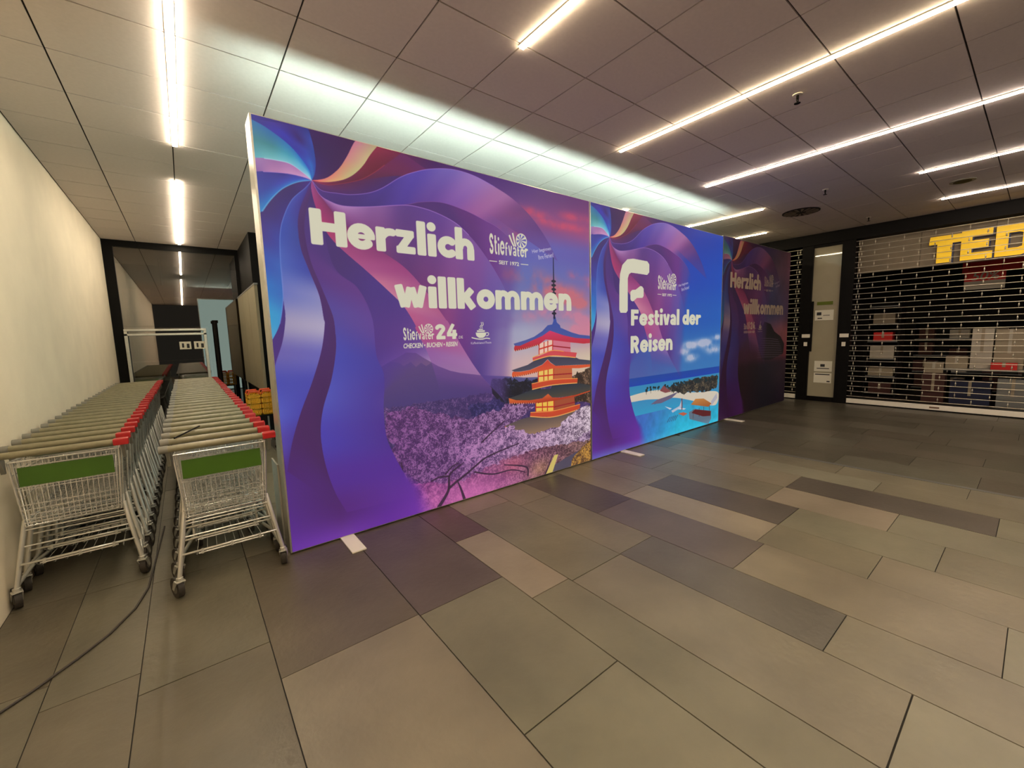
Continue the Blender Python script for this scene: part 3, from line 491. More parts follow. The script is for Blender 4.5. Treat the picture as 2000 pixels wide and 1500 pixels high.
# ---------- materials ----------
M = dict(
 wall=mat('cream_plaster', (240, 228, 204), .85, noise_=.04, scale=3, bump=.15),
 tile=mat('ceiling_tile_grey', (205, 195, 188), .9, noise_=.03, scale=40, bump=.1),
 joint=mat('dark_joint', (34, 30, 28), .9),
 slab=mat('dark_slate', (90, 84, 76), .36, noise_=.16, scale=2.5, bump=.22, objcol=True, spec=.45),
 grout=mat('grout', (34, 31, 27), .9, noise_=.2, scale=30),
 black=mat('black_metal', (11, 9, 8), .55, 0, noise_=.1, spec=.12), blackwall=mat('black_wall', (13, 11, 10), .6, spec=.12),
 alu=mat('brushed_aluminium', (205, 203, 192), .35, .8, noise_=.05, scale=30), white=mat('white_metal', (232, 226, 210), .5),
 chrome=mat('zinc_wire', (226, 226, 222), .27, .8, noise_=.05), tubem=mat('zinc_tube', (226, 224, 216), .3, .75),
 grip=mat('beige_grip', (124, 118, 92), .38, noise_=.12, scale=30), grey_pl=mat('grey_plastic', (120, 118, 108), .5), red=mat('red_plastic', (170, 26, 28), .4),
 green=mat('green_panel', (62, 100, 14), .5, noise_=.06), rubber=mat('dark_rubber', (52, 46, 40), .6), hub=mat('wheel_hub', (110, 104, 94), .5),
 yellow=mat('yellow_plastic', (238, 178, 14), .45), orange=mat('orange_plastic', (214, 84, 40), .5), letter=mat('yellow_acrylic', (252, 206, 10), .4, emit=((1, .62, .0), .22)),
 navy=mat('navy_plastic', (34, 48, 96), .5), fascia=mat('brown_fascia', (124, 112, 92), .6, noise_=.08), paper=mat('white_paper', (226, 222, 204), .8),
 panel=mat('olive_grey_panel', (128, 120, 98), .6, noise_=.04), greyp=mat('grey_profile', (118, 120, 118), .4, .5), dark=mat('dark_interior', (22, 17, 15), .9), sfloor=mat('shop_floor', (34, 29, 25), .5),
 brown=mat('brown_interior', (110, 84, 64), .8), ink=mat('dark_ink', (40, 40, 44), .7), inkgreen=mat('green_ink', (96, 110, 20), .7), shutter=mat('shutter_steel', (214, 206, 186), .3, .85),
 cream=mat('cream_card', (150, 138, 116), .8), bluebox=mat('blue_card', (12, 20, 52), .7), redcard=mat('red_card', (206, 30, 24), .6), white_card=mat('white_card', (176, 168, 152), .8), brownbox=mat('brown_card', (66, 34, 28), .8),
 frosted=mat('grey_glass', (165, 158, 134), .03, coat=.3, spec=.6, noise_=.03, scale=5),
)
def emitter(name, col, s):
    m = bpy.data.materials.new(name); m.use_nodes = True; nt = m.node_tree; nt.nodes.clear()
    e = nt.nodes.new('ShaderNodeEmission'); o = nt.nodes.new('ShaderNodeOutputMaterial'); e.inputs[0].default_value = (*col, 1); e.inputs[1].default_value = s; nt.links.new(e.outputs[0], o.inputs[0]); return m
M['strip_warm'] = emitter('warm_strip_light', (1, .80, .52), STRIP); M['strip_left'] = emitter('bay_strip_light', (1, .85, .64), STRIP * 1.55); M['strip_pink'] = emitter('white_strip_light', (1, .82, .68), STRIP)
M['halo'] = emitter('cool_led_light', (.74, 1, .93), HALO); M['back'] = emitter('lit_rear_fabric', (.72, .95, .84), BACK)
def glass(name, fac, rough=.01, tint=(1, 1, 1)):
    m = bpy.data.materials.new(name); m.use_nodes = True; nt = m.node_tree; nt.nodes.clear(); N = nt.nodes.new
    t = N('ShaderNodeBsdfTransparent'); g = N('ShaderNodeBsdfGlossy'); fr = N('ShaderNodeFresnel'); ad = N('ShaderNodeMath'); mx = N('ShaderNodeMixShader'); o = N('ShaderNodeOutputMaterial')
    t.inputs[0].default_value = (*tint, 1); g.inputs['Roughness'].default_value = rough; fr.inputs[0].default_value = 1.5; ad.inputs[1].default_value = fac; ad.operation = 'ADD'; ad.use_clamp = True
    L = nt.links.new; L(fr.outputs[0], ad.inputs[0]); L(ad.outputs[0], mx.inputs[0]); L(t.outputs[0], mx.inputs[1]); L(g.outputs[0], mx.inputs[2]); L(mx.outputs[0], o.inputs[0]); return m
M['glass'] = glass('tinted_glass', .22, .012, (.55, .5, .45)); M['clear'] = glass('clear_glass', .03)

# ---------- floor ----------
base = struct(MB().box(-1.2, -5, -.06, 10.0, 13.5, -.006).obj('floor', M['grout']))
rows = [-.93, -.62, -.30, .20, .87, 1.43, 1.728, 2.2, 2.585, 3.06, 3.45, 3.9, 4.34, 4.78, 5.12, 5.45, 5.50, 5.95, 6.4, 6.8, 7.25, 7.7, 8.15, 8.6, 9.05, 9.5, 9.98]
cross = {2: [2.0 + .3], 3: [.62, 2.0, 3.35], 4: [-.2, 1.1, 1.985, 3.2], 5: [.15, 1.70, 2.56, 3.3], 6: [.22, 1.67, 2.9], 7: [-.4, .525, 1.675, 2.75], 8: [.0, 1.10, 2.2, 3.1], 9: [-.3, .54, 1.15, 2.3, 3.4], 10: [.3, 1.15, 2.3, 3.3], 11: [.6, 1.41, 2.55], 12: [.1, 1.40, 2.3], 13: [.85, 1.9, 2.9]}
tone = {(5, 1.70): (128, 118, 102), (7, .525): (88, 84, 74), (9, 1.15): (130, 121, 104), (10, 1.15): (82, 76, 68), (8, 1.1): (92, 84, 76), (4, 1.985): (84, 75, 68), (5, 2.56): (84, 70, 64), (3, 2.0): (88, 80, 66), (11, .6): (126, 116, 100), (12, .1): (78, 72, 64), (8, 2.2): (78, 72, 64)}
slab_cache = {}; slabs = []; rest = MB(); rr = random.Random(4)
for i, (x0, x1) in enumerate(zip(rows, rows[1:])):
    if x1 - x0 < .08: continue
    known = cross.get(i, []); ys = []
    y = (known[0] if known else rr.uniform(-.5, .5))
    while y > -4.6: y -= rr.uniform(.8, 1.3); ys.append(y)
    ys = sorted(ys) + known; y = ys[-1]
    if not known: y = rr.uniform(-.4, .4); ys.append(y)
    ymax = 9.84
    while y < ymax - .5: y += rr.uniform(.8, 1.25); ys.append(min(y, ymax))
    for a, b in zip(ys, ys[1:]):
        if b - a < .05: continue
        g = .0045 if i not in (4, 5, 6) else .006
        dim = (round(x1 - x0 - g, 3), round(b - a - g, 3))
        cx, cy = (x0 + x1) / 2, (a + b) / 2
        hidden = cy > 3.6 and cx > .8
        if hidden or not (seen(cx, cy, 0) or seen(x0, a, 0, 0) or seen(x1, b, 0, 0) or seen(x0, b, 0, 0) or seen(x1, a, 0, 0)):
            rest.box(x0 + g / 2, a + g / 2, -.02, x1 - g / 2, b - g / 2, 0); continue
        if dim not in slab_cache:
            slab_cache[dim] = MB().box(-dim[0] / 2, -dim[1] / 2, -.02, dim[0] / 2, dim[1] / 2, 0).mesh('stone_slab', M['slab'])
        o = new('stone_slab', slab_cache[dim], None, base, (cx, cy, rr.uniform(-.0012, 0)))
        c = next((v for (k, yy), v in tone.items() if k == i and abs(yy - a) < .02), None)
        if c is None:
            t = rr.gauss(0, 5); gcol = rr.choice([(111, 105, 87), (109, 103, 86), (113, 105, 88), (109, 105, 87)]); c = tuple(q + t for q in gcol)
            if cx < .4: c = tuple(q * .86 for q in c)  # shade of the cart bay painted into the slab colour
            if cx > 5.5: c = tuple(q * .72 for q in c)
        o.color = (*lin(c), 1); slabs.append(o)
o = rest.obj('stone_slabs_out_of_view', M['slab'], base); o.name = 'stone_slabs'; o['kind'] = 'stuff'; o.color = (*lin((92, 86, 76)), 1)
struct(MB().box(5.452, -4.6, -.01, 5.498, 3.12, .0015).obj('trim_1', M['greyp'])); bpy.data.objects['trim_1']['label'] = 'thin pale metal joint strip set in the dark stone floor'

# ---------- ceiling ----------
cl = struct(MB().box(-1.2, -5, CEIL + .012, 10.3, 13.5, CEIL + .12).obj('ceiling', M['joint']))
xs = [-.93] + [.09 + .5825 * k for k in range(-1, 18)]; ys = [3.275 + .565 * k for k in range(-14, 12)] + [9.83]
cand = []
for a, b in zip(xs, xs[1:]):
    for c, d in zip(ys, ys[1:]):
        if b - a < .05 or d - c < .05: continue
        q = [project(x, y, CEIL) for x, y in ((a, c), (b, c), (b, d), (a, d))]
        vis = any(seen(x, y, CEIL, 0) for x, y in ((a, c), (b, c), (b, d), (a, d), ((a + b) / 2, (c + d) / 2)))
        ln = math.dist(((a + b) / 2, (c + d) / 2, CEIL), (0, 0, 1.5))
        cand.append((0 if vis and not (c > 4.4 and a > 1.0) else 1, ln, a, b, c, d))
cand.sort(); rest = MB(); tc_ = {}
for n_, (nv, ln, a, b, c, d) in enumerate(cand):
    g = .005
    if nv or n_ >= 298: rest.box(a + g, c + g, CEIL, b - g, d - g, CEIL + .011); continue
    dim = (round(b - a - 2 * g, 3), round(d - c - 2 * g, 3))
    if dim not in tc_: tc_[dim] = MB().box(-dim[0] / 2, -dim[1] / 2, 0, dim[0] / 2, dim[1] / 2, .011).mesh('ceiling_tile', M['tile'])
    o = new('ceiling_tile', tc_[dim], None, cl, ((a + b) / 2, (c + d) / 2, CEIL + random.uniform(0, .0012)))
o = rest.obj('ceiling_tiles', M['tile'], cl); o['kind'] = 'stuff'

def strip(x, y0, y1, key, label, group=None):
    t = thing('strip_light', label, 'light', (x, (y0 + y1) / 2, CEIL), 'recessed ceiling strip lights'); h = (y1 - y0) / 2
    MB().box(-.022, -h, -.006, .022, h, .01).obj('housing', M['white'], t)
    n = max(1, round(2 * h / .565)); q = 2 * h / n; me = MB().box(-.016, -q / 2 + .002, -.016, .016, q / 2 - .002, -.0062).mesh('diffuser', M[key])
    for k in range(n): new('diffuser', me, None, t, (0, -h + q * (k + .5), 0))
strip(.105, -4.2, 4.985, 'strip_left', 'long warm strip light above the shopping carts, nearest the camera')
strip(.105, 6.02, 9.7, 'strip_left', 'farther strip light over the shopping carts, ending at the dark glass wall')
strip(1.84, -4.2, 2.16, 'strip_warm', 'strip light at the top centre, ending well in front of the large display wall')
strip(3.60, -4.2, 2.745, 'strip_warm', 'bright strip light whose far end points at the seam between the first two display walls')
strip(5.36, -4.2, 2.77, 'strip_pink', 'second long strip light to the right, ending in front of the beach display wall')
strip(7.12, -4.2, 1.06, 'strip_pink', 'shorter strip light at the right edge of the picture, the upper of the close pair')
strip(8.88, -4.2, 1.06, 'strip_pink', 'strip light at the right edge nearest the shop fascia')
strip(7.10, 2.77, 4.02, 'strip_warm', 'short strip light crossing the bright band above the beach display wall')
strip(8.86, 3.38, 4.5, 'strip_warm', 'short strip light above the unlit dark display wall')
strip(5.33, 3.93, 5.1, 'strip_warm', 'strip light mostly hidden behind the beach display wall, only its tip showing')

def vent(x, y):
    t = thing('air_vent', 'round slotted air vent in the ceiling beside the short strip lights', 'vent', (x, y, CEIL)); MB().disc((0, 0, -.004), (0, 0, 1), .25, .012, 32).obj('plate', M['black'], t)
    for k in range(16):
        a = 2 * math.pi * k / 16; s = MB(); ca, sa = math.cos(a), math.sin(a)
        s.prism([(.07, -.006), (.23, -.02), (.23, .02), (.07, .006)], .006, lambda p, q, w_, ca=ca, sa=sa: (p * ca - q * sa, p * sa + q * ca, -.012 - w_ * .5)); s.obj('blade', M['fascia'], t)
vent(7.83, 2.50)
t = thing('ceiling_speaker', 'small round dark ceiling speaker between two strip lights on the right', 'speaker', (8.02, .78, CEIL)); MB().disc((0, 0, -.006), (0, 0, 1), .12, .014, 24).obj('grille', M['grey_pl'], t)
MB().disc((0, 0, -.014), (0, 0, 1), .085, .004, 24).obj('cone', M['black'], t)
for (x, y), lb in zip([(3.94, 1.32), (6.87, 1.925), (9.24, 1.955)], ['sprinkler head nearest the camera, between the two longest strip lights', 'middle sprinkler head, in line with the round air vent', 'farthest sprinkler head, close to the shop fascia']):
    t = thing('sprinkler', lb, 'sprinkler', (x, y, CEIL), 'ceiling sprinklers')
    MB().disc((0, 0, -.004), (0, 0, 1), .035, .008, 14).obj('rosette', M['white'], t)
    MB().tube([(0, 0, -.008), (0, 0, -.035)], .010, 8).tube([(-.012, 0, -.03), (-.016, 0, -.048), (0, 0, -.062)], .004, 5).tube([(.012, 0, -.03), (.016, 0, -.048), (0, 0, -.062)], .004, 5).disc((0, 0, -.065), (0, 0, 1), .022, .004, 12).obj('deflector', M['black'], t)

# ---------- walls ----------
struct(MB().box(-1.13, -4.2, -.02, -.935, 9.95, 3.31).obj('wall_left', M['wall']))
struct(MB().box(1.55, 9.9, -.02, 10.1, 10.0, 3.31).obj('wall_back', M['wall']))
struct(MB().box(.99, 8.15, -.02, 1.55, 10.0, 3.31).obj('wall_corner', M['blackwall']))
# glazed end wall: window_1 > frame pieces, pane, notices
wn = struct(MB().box(-.935, 9.86, 3.2, .99, 9.94, 3.31).obj('window_1', M['black'])); wn['label'] = 'dark glazed wall closing the far end of the cart bay'
for x0, x1, z0, z1 in ((-.935, -.80, 0, 3.2), (.93, .99, 0, 3.2), (-.80, .93, 0, .12)): MB().box(x0, 9.86, z0, x1, 9.94, z1).obj('window_frame', M['black'], wn)
MB().box(-.80, 9.895, .12, .93, 9.905, 3.2).obj('pane', M['glass'], wn)
struct(MB().box(-1.2, 12.6, 0, 1.7, 12.7, 3.31).obj('wall_far', M['dark']))
# beyond the glass
t = thing('metal_frame', 'pale metal frame standing against the dark glass wall behind the carts', 'frame', (0, 9.81, 0))
for x in (-.775, .332): MB().box(x - .022, -.02, 0, x + .022, .02, 1.76).obj('upright', M['alu'], t, bevel=.003)
for z in (1.78, 1.70): MB().box(-.797, -.02, z - .018, .354, .02, z + .018).obj('rail', M['alu'], t, bevel=.003)
t = thing('showcase', 'low glass showcase behind the dark glass wall', 'showcase', (-.25, 10.45, 0))
fr = MB()
for x in (-.56, .64):
    for y in (-.25, .25): fr.box(x - .02, y - .02, 0, x + .02, y + .02, 1.82)
for y in (-.25, .25): fr.box(-.58, y - .02, 1.80, .66, y + .02, 1.84).box(-.58, y - .02, .84, .66, y + .02, .88)
fr.obj('frame', M['alu'], t); MB().box(-.56, -.245, .88, .64, -.24, 1.8).obj('pane', M['clear'], t)
MB().box(-.56, -.23, .10, .64, .23, .84).obj('cabinet', M['ink'], t)
for k, (z, n) in enumerate(((1.2, 5),)): MB().box(-.54, -.2, z, .62, .2, z + .015).obj('shelf', M['alu'], t)
for i, x in enumerate((.02, .235)):
    t = thing('notice', ('left' if i == 0 else 'right') + ' white notice with dark figures on the dark glass wall', 'sign', (x, 9.854, 1.49), 'notices by the metal frame')
    MB().box(-.085, 0, -.07, .085, .004, .07).obj('sheet', M['paper'], t); MB().box(-.05, -.003, -.04, -.02, 0, .04).box(.02, -.003, -.05, .06, 0, .03).obj('print', M['ink'], t)
t = thing('hanging_sign', 'dark signboard hanging from the ceiling beyond the glass wall', 'sign', (.1, 11.6, 2.62)); MB().box(-.55, -.03, -.1, .2, .03, .14).obj('board', M['black'], t); MB().tube([(-.35, 0, .14), (-.35, 0, .68)], .02).tube([(.05, 0, .14), (.05, 0, .68)], .02).obj('rod', M['black'], t)
tag(MB().box(-.95, 12.4, 1.95, 1.4, 12.58, 2.75).obj('wall_panel', M['brown']), 'tan panel on the rear wall beyond the dark glass', 'panel')
t = thing('counter', 'low pale counter box behind the dark glass wall', 'counter', (.05, 11.6, 0)); MB().box(-.3, -.2, 0, .55, .2, 1.05).obj('body', M['greyp'], t); MB().box(-.34, -.24, 1.05, .59, .24, 1.09).obj('top', M['cream'], t)
t = thing('stanchion', 'tall thin black pole standing in front of the glass wall beside the carts', 'pole', (.50, 9.72, 0)); MB().tube([(0, 0, .03), (0, 0, 1.9)], .035, 12).obj('pole', M['black'], t); MB().disc((0, 0, .015), (0, 0, 1), .15, .03, 20).obj('base', M['black'], t); MB().disc((0, 0, 1.92), (0, 0, 1), .05, .05, 16).obj('cap', M['black'], t)
t = thing('partition', 'olive grey partition panel on legs behind the right cart row', 'partition', (.9, 8.5, 0))
for k in range(3): MB().box(0, -1.2 + .8 * k + .004, .76, .04, -.4 + .8 * k - .004, 2.36).obj('panel', M['panel'], t)
for y in (-1.18, 1.18): MB().box(.01, y - .02, 0, .03, y + .02, .76).obj('leg', M['alu'], t)
MB().box(-.004, -1.22, 2.36, .044, 1.22, 2.385).obj('top_rail', M['greyp'], t)
t = thing('folding_gate', 'dark grey upright profile with rounded edge between partition and lit display wall', 'gate', (.98, 6.7, 0))
MB().tube([(0, 0, .02), (0, 0, 2.42)], .055, 12).obj('post', M['greyp'], t); MB().box(.02, -.3, .05, .06, .35, 2.4).obj('leaf', M['black'], t); MB().disc((0, 0, .01), (0, 0, 1), .09, .02, 16).obj('foot', M['black'], t)
t = thing('basket_rack', 'dark metal rack holding the yellow baskets beside the carts', 'rack', (.80, 7.05, 0))
fr = MB()
for x in (-.17, .17):
    for y in (-.16, .16): fr.tube([(x, y, 0), (x, y, .45)], .012)
fr.box(-.18, -.17, .44, .18, .17, .46); fr.obj('frame', M['black'], t)
for i, x in enumerate((.715, .885)):
    t = thing('shopping_basket', ('left' if i == 0 else 'right') + ' yellow plastic shopping basket with orange handles on the rack', 'basket', (x, 7.05, .461), 'yellow shopping baskets')
    s = MB(); w_, d_ = .078, .15
    for z in (0.012, .09, .17, .25, .30): s.box(-w_, -d_, z - .008, w_, -d_ + .008, z + .008).box(-w_, d_ - .008, z - .008, w_, d_, z + .008).box(-w_, -d_, z - .008, -w_ + .008, d_, z + .008).box(w_ - .008, -d_, z - .008, w_, d_, z + .008)
    for k in range(7): x_ = -w_ + .012 + k * (2 * w_ - .024) / 6; s.box(x_ - .006, -d_, 0, x_ + .006, -d_ + .006, .3).box(x_ - .006, d_ - .006, 0, x_ + .006, d_, .3)
    for k in range(9): y_ = -d_ + .012 + k * (2 * d_ - .024) / 8; s.box(-w_, y_ - .006, 0, -w_ + .006, y_ + .006, .3).box(w_ - .006, y_ - .006, 0, w_, y_ + .006, .3)
    s.box(-w_, -d_, 0, w_, d_, .006); s.obj('basket_body', M['yellow'], t)
    MB().tube([(-w_ + .01, -d_ + .02, .3), (-w_ + .02, -d_ + .02, .345), (w_ - .02, -d_ + .02, .345), (w_ - .01, -d_ + .02, .3)], .016, 8).obj('handle', M['orange'], t)
    MB().tube([(-w_ + .01, d_ - .02, .3), (-w_ + .02, d_ - .02, .345), (w_ - .02, d_ - .02, .345), (w_ - .01, d_ - .02, .3)], .016, 8).obj('handle', M['orange'], t)

# ---------- display walls ----------
prints = make_prints()
def print_mat(name, img, lit):
    m = bpy.data.materials.new(name); m.use_nodes = True; nt = m.node_tree; b = nt.nodes['Principled BSDF']
    t = nt.nodes.new('ShaderNodeTexImage'); t.image = img; b.inputs['Roughness'].default_value = .55
    if lit:
        b.inputs['Base Color'].default_value = (.02, .02, .02, 1); b.inputs['Specular IOR Level'].default_value = .2
        nt.links.new(t.outputs[0], b.inputs['Emission Color']); b.inputs['Emission Strength'].default_value = .8
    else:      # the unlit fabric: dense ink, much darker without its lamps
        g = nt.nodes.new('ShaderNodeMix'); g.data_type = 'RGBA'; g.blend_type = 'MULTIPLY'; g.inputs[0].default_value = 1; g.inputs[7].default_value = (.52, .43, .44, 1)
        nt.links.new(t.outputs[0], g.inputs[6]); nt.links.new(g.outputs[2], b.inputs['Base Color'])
    return m
def display(x0, x1, k, lit, label, z1=2.935, u1=1.0):
    t = thing('display_wall', label, 'display', (x0, 3.18, 0)); W = x1 - x0; D = .19; fw = .012
    s = MB(); s.box(0, 0, .012, fw, D, z1).box(W - fw, 0, .012, W, D, z1).box(fw, 0, .012, W - fw, D, .03).box(fw, 0, z1 - .03, W - fw, .012, z1).box(fw, D - .012, z1 - .03, W - fw, D, z1).box(fw, .012, z1 - .03, W - fw, D - .012, z1 - .024)
    s.obj('frame', M['alu'], t)
    me = bpy.data.meshes.new('printed_fabric'); a, b = .012, W - .006
    me.from_pydata([(a, -.003, .018), (b, -.003, .018), (b, -.003, z1 - .006), (a, -.003, z1 - .006), (a, .002, .018), (b, .002, .018), (b, .002, z1 - .006), (a, .002, z1 - .006)], [], [(0, 1, 2, 3), (5, 4, 7, 6), (4, 0, 3, 7), (1, 5, 6, 2), (3, 2, 6, 7), (4, 5, 1, 0)])
    uv = me.uv_layers.new(name='UVMap')
    for l in me.loops: v = me.vertices[l.vertex_index].co; uv.data[l.index].uv = (v.x / W * u1, v.z / PH)
    new('printed_fabric', me, print_mat('print_%d' % k, prints[k], lit), t)
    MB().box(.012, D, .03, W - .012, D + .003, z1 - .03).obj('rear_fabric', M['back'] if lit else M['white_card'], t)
    for fx in (.39 if k == 0 else .60 if k == 1 else .27,):
        MB().box(fx - .05, -.28, 0, fx + .05, D + .3, .010).obj('foot', M['white'], t, bevel=.002)
    if k == 0: MB().box(-.012, D - .02, .01, -.001, D + .22, .62).obj('side_plate', M['alu'], t, bevel=.002)
    if lit:
        s = MB(); n = int(W / .2)
        me = MB().box(-.085, 0, 0, .085, .008, .006).mesh('led_module', M['halo'])
        for i in range(n): new('led_module', me, None, t, (W * (i + .5) / n, .014, z1 - .0235))
    return t
display(.455, 3.632, 0, True, 'largest lit display wall, nearest the carts, with pagoda and blossom print and a welcome in German')
display(3.645, 6.732, 1, True, 'lit display wall in the middle with tropical beach print and festival lettering')
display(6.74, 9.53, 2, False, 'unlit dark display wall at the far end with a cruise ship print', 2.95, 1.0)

# ---------- shopping carts ----------
def wires(s, a, b, rad, n=4): s.tube([a, b], rad, n, cap=False)
def cart_meshes():
    D = {}
    D['handle'] = MB().tube([(-.262, 0, .912), (.225, 0, .912)], .0195, 10).mesh('handle', M['grip'])
    D['end_cap'] = MB().tube([(-.292, 0, .912), (-.25, 0, .912)], .0225, 10).mesh('end_cap', M['grey_pl'])
    for sx in (-1, 1):
        s = MB(); s.prism([(-.012, .898), (.02, .93), (.075, .872), (.07, .80), (.05, .80)], .016, lambda p, q, w_, sx=sx: (sx * (.262 - w_), p, q)); D['handle_bracket%d' % sx] = s.mesh('handle_bracket', M['grey_pl'])
    s = MB().box(.215, -.026, .892, .288, .028, .932); D['coin_lock'] = s.mesh('coin_lock', M['red'], .006)
    # basket: rim, sides, front, floor
    RT = [(-.232, .045, .862), (.232, .045, .862)]; FT = [(-.165, .80, .83), (.165, .80, .83)]; RB = [(-.205, .06, .47), (.205, .06, .47)]; FB = [(-.145, .72, .56), (.145, .72, .56)]
    L = lambda a, b, t_: tuple(a[i] + (b[i] - a[i]) * t_ for i in range(3))
    s = MB(); s.tube([RT[0], FT[0], FT[1], RT[1]], .0055, 6).tube([RB[0], FB[0], FB[1], RB[1], RB[0]], .0045, 5).tube([RT[0], RT[1]], .005, 6)
    for k in (0, 1):
        for i in range(19): t_ = i / 18; wires(s, L(RT[k], FT[k], t_), L(RB[k], FB[k], t_), .0024)
        for z in (.2, .4, .6, .8): wires(s, L(RT[k], RB[k], z), L(FT[k], FB[k], z), .003)
        s.tube([RT[k], RB[k]], .006, 6)
    for i in range(13): t_ = i / 12; wires(s, L(FT[0], FT[1], t_), L(FB[0], FB[1], t_), .0024); wires(s, L(RB[0], RB[1], t_), L(FB[0], FB[1], t_), .0024)
    for i in range(14): t_ = (i + 1) / 15; wires(s, L(RB[0], FB[0], t_), L(RB[1], FB[1], t_), .0026)
    for t_ in (.33, .66): wires(s, L(FT[0], FB[0], t_), L(FT[1], FB[1], t_), .003)
    D['basket'] = s.mesh('basket', M['chrome'])
    # rear flap with the green panel, modelled about its hinge at the top edge
    s = MB(); W2 = .215; H = .385
    s.tube([(-W2, 0, 0), (-W2 + .02, 0, -H), (W2 - .02, 0, -H), (W2, 0, 0), (-W2, 0, 0)], .005, 5)
    for i in range(17): x = -W2 + .018 + i * (2 * W2 - .036) / 16; wires(s, (x, 0, 0), (x * .94, 0, -H), .0022)
    for z in (-.03, -.155, -.17, -.26, -.29, -.32, -.345, -.365): wires(s, (-W2 + .004, -.004, z), (W2 - .004, -.004, z), .0028)
    D['rear_flap'] = s.mesh('rear_flap', M['chrome'])
    s = MB().box(-.2, -.012, -.148, .2, -.006, -.036); D['advert_panel'] = s.mesh('advert_panel', M['green'], .001)
    # running frame
    s = MB()
    for sx in (-1, 1):
        s.tube([(sx * .215, .10, .50), (sx * .235, .06, .36), (sx * .272, .025, .13)], .0125, 8)
        s.tube([(sx * .272, .03, .14), (sx * .25, .30, .165), (sx * .165, .74, .15)], .011, 8)
        s.tube([(sx * .215, .10, .49), (sx * .17, .55, .50)], .008, 6)
        s.tube([(sx * .175, .60, .51), (sx * .19, .52, .17)], .009, 6)
    s.tube([(-.165, .74, .15), (.165, .74, .15)], .011, 8)
    D['frame'] = s.mesh('frame', M['tubem'])
    s = MB(); s.tube([(-.222, .08, .445), (.222, .08, .445)], .0052, 6).tube([(-.238, .06, .355), (.238, .06, .355)], .0052, 6).tube([(-.262, .05, .21), (-.245, .03, .262), (.245, .03, .262), (.262, .05, .21)], .0062, 6).tube([(-.17, .03, .247), (.17, .03, .247)], .005, 6)
    for x in (-.15, 0, .15): s.box(x - .006, .02, .243, x + .006, .036, .27)
    D['shelf_bar'] = s.mesh('shelf_bar', M['tubem'])
    s = MB()
    for i in range(8): x = -.19 + i * .38 / 7; s.tube([(x, .035, .25), (x * .95, .12, .20), (x * .8, .70, .175)], .003, 4, cap=False)
    for y, z in ((.2, .197), (.45, .187), (.68, .178)): wires(s, (-.2, y, z), (.2, y, z), .003)
    D['lower_rack'] = s.mesh('lower_rack', M['chrome'])
    s = MB(); s.tube([(0, 0, .135), (0, 0, .112)], .018, 8); s.prism([(-.02, .115), (.022, .115), (.055, .056), (.035, .05)], .004, lambda p, q, w_: (-.024 + w_, p, q)).prism([(-.02, .115), (.022, .115), (.05, .05), (.03, .045)], .004, lambda p, q, w_: (.018 + w_, p, q)); s.box(-.022, -.02, .11, .022, .024, .116)
    D['caster'] = s.mesh('caster', M['tubem'])
    s = MB().disc((0, .045, .062), (1, 0, 0), .062, .030, 18, 0).disc((0, .045, .062), (1, 0, 0), .034, .034, 12, 1); D['wheel'] = s.mesh('wheel', [M['rubber'], M['hub']])
    return D
CM = cart_meshes()
def build_cart(open_flap):
    t = new('shopping_cart', None)
    for k in ('handle', 'end_cap', 'handle_bracket-1', 'handle_bracket1', 'coin_lock', 'basket', 'frame', 'shelf_bar', 'lower_rack'): new(k.rstrip('-1'), CM[k], None, t)
    fl = new('rear_flap', CM['rear_flap'], None, t, (0, .052, .862)); new('advert_panel', CM['advert_panel'], None, fl); fl.children[0]['label'] = 'green advert panel'
    if open_flap: fl.rotation_euler.x = math.radians(76)
    for sx, y, rz in ((-1, .02, .35), (1, .02, -.2), (-1, .73, 0), (1, .73, .1)):
        c = new('caster', CM['caster'], None, t, (sx * (.272 if y < .1 else .165), y, 0)); c.rotation_euler.z = rz; new('wheel', CM['wheel'], None, c)
    return t
def copy_tree(o, parent=None):
    c = o.copy(); COL.objects.link(c)
    if parent is not None: c.parent = parent; c.matrix_parent_inverse = o.matrix_parent_inverse.copy()
    for ch in list(o.children): copy_tree(ch, c)
    return c
ORD = ['nearest', 'second', 'third', 'fourth', 'fifth', 'sixth', 'seventh', 'eighth', 'ninth', 'tenth', 'eleventh', 'twelfth', 'thirteenth', 'fourteenth', 'fifteenth', 'sixteenth', 'seventeenth', 'eighteenth', 'nineteenth', 'twentieth', 'twenty-first', 'twenty-second', 'twenty-third', 'twenty-fourth', 'twenty-fifth', 'twenty-sixth', 'twenty-seventh', 'twenty-eighth', 'twenty-ninth', 'thirtieth']
front = build_cart(False); nested = build_cart(True)
for side, x, y0, n, where, grp in ((0, .118, 3.03, 27, 'the row beside the display wall', 'shopping carts nested beside the display wall'), (1, -.622, 3.53, 25, 'the row along the cream wall', 'shopping carts nested along the cream wall')):
    for i in range(n):
        src = front if i == 0 else nested
        o = src if (side == 0 and i < 2) else copy_tree(src)
        o.location = (x + random.uniform(-.006, .006), y0 + .226 * i, 0)
        lb = ('front shopping cart, green panel fully in view, in ' + where) if i == 0 else ('rearmost shopping cart, at the far end of ' + where if i == n - 1 else ORD[i] + ' shopping cart from the front, nested in ' + where)
        tag(o, lb, 'shopping cart', grp)

tag(MB().tube([(-.10, 3.22, .938), (.03, 3.56, .940)], .005, 6).obj('stick', M['black']), 'thin dark stick lying across the handles of the right cart row', 'stick')
# ---------- cable ----------
cu = MB().tube([(-.95, 2.36, .006), (-.745, 2.561, .006), (-.673, 2.63, .006), (-.551, 2.773, .006), (-.449, 2.912, .006), (-.362, 3.107, .006), (-.317, 3.325, .006), (-.30, 3.7, .006), (-.27, 4.4, .006)], .006, 8)
tag(cu.obj('cable', M['rubber']), 'thin black cable curving over the stone floor towards the carts', 'cable')

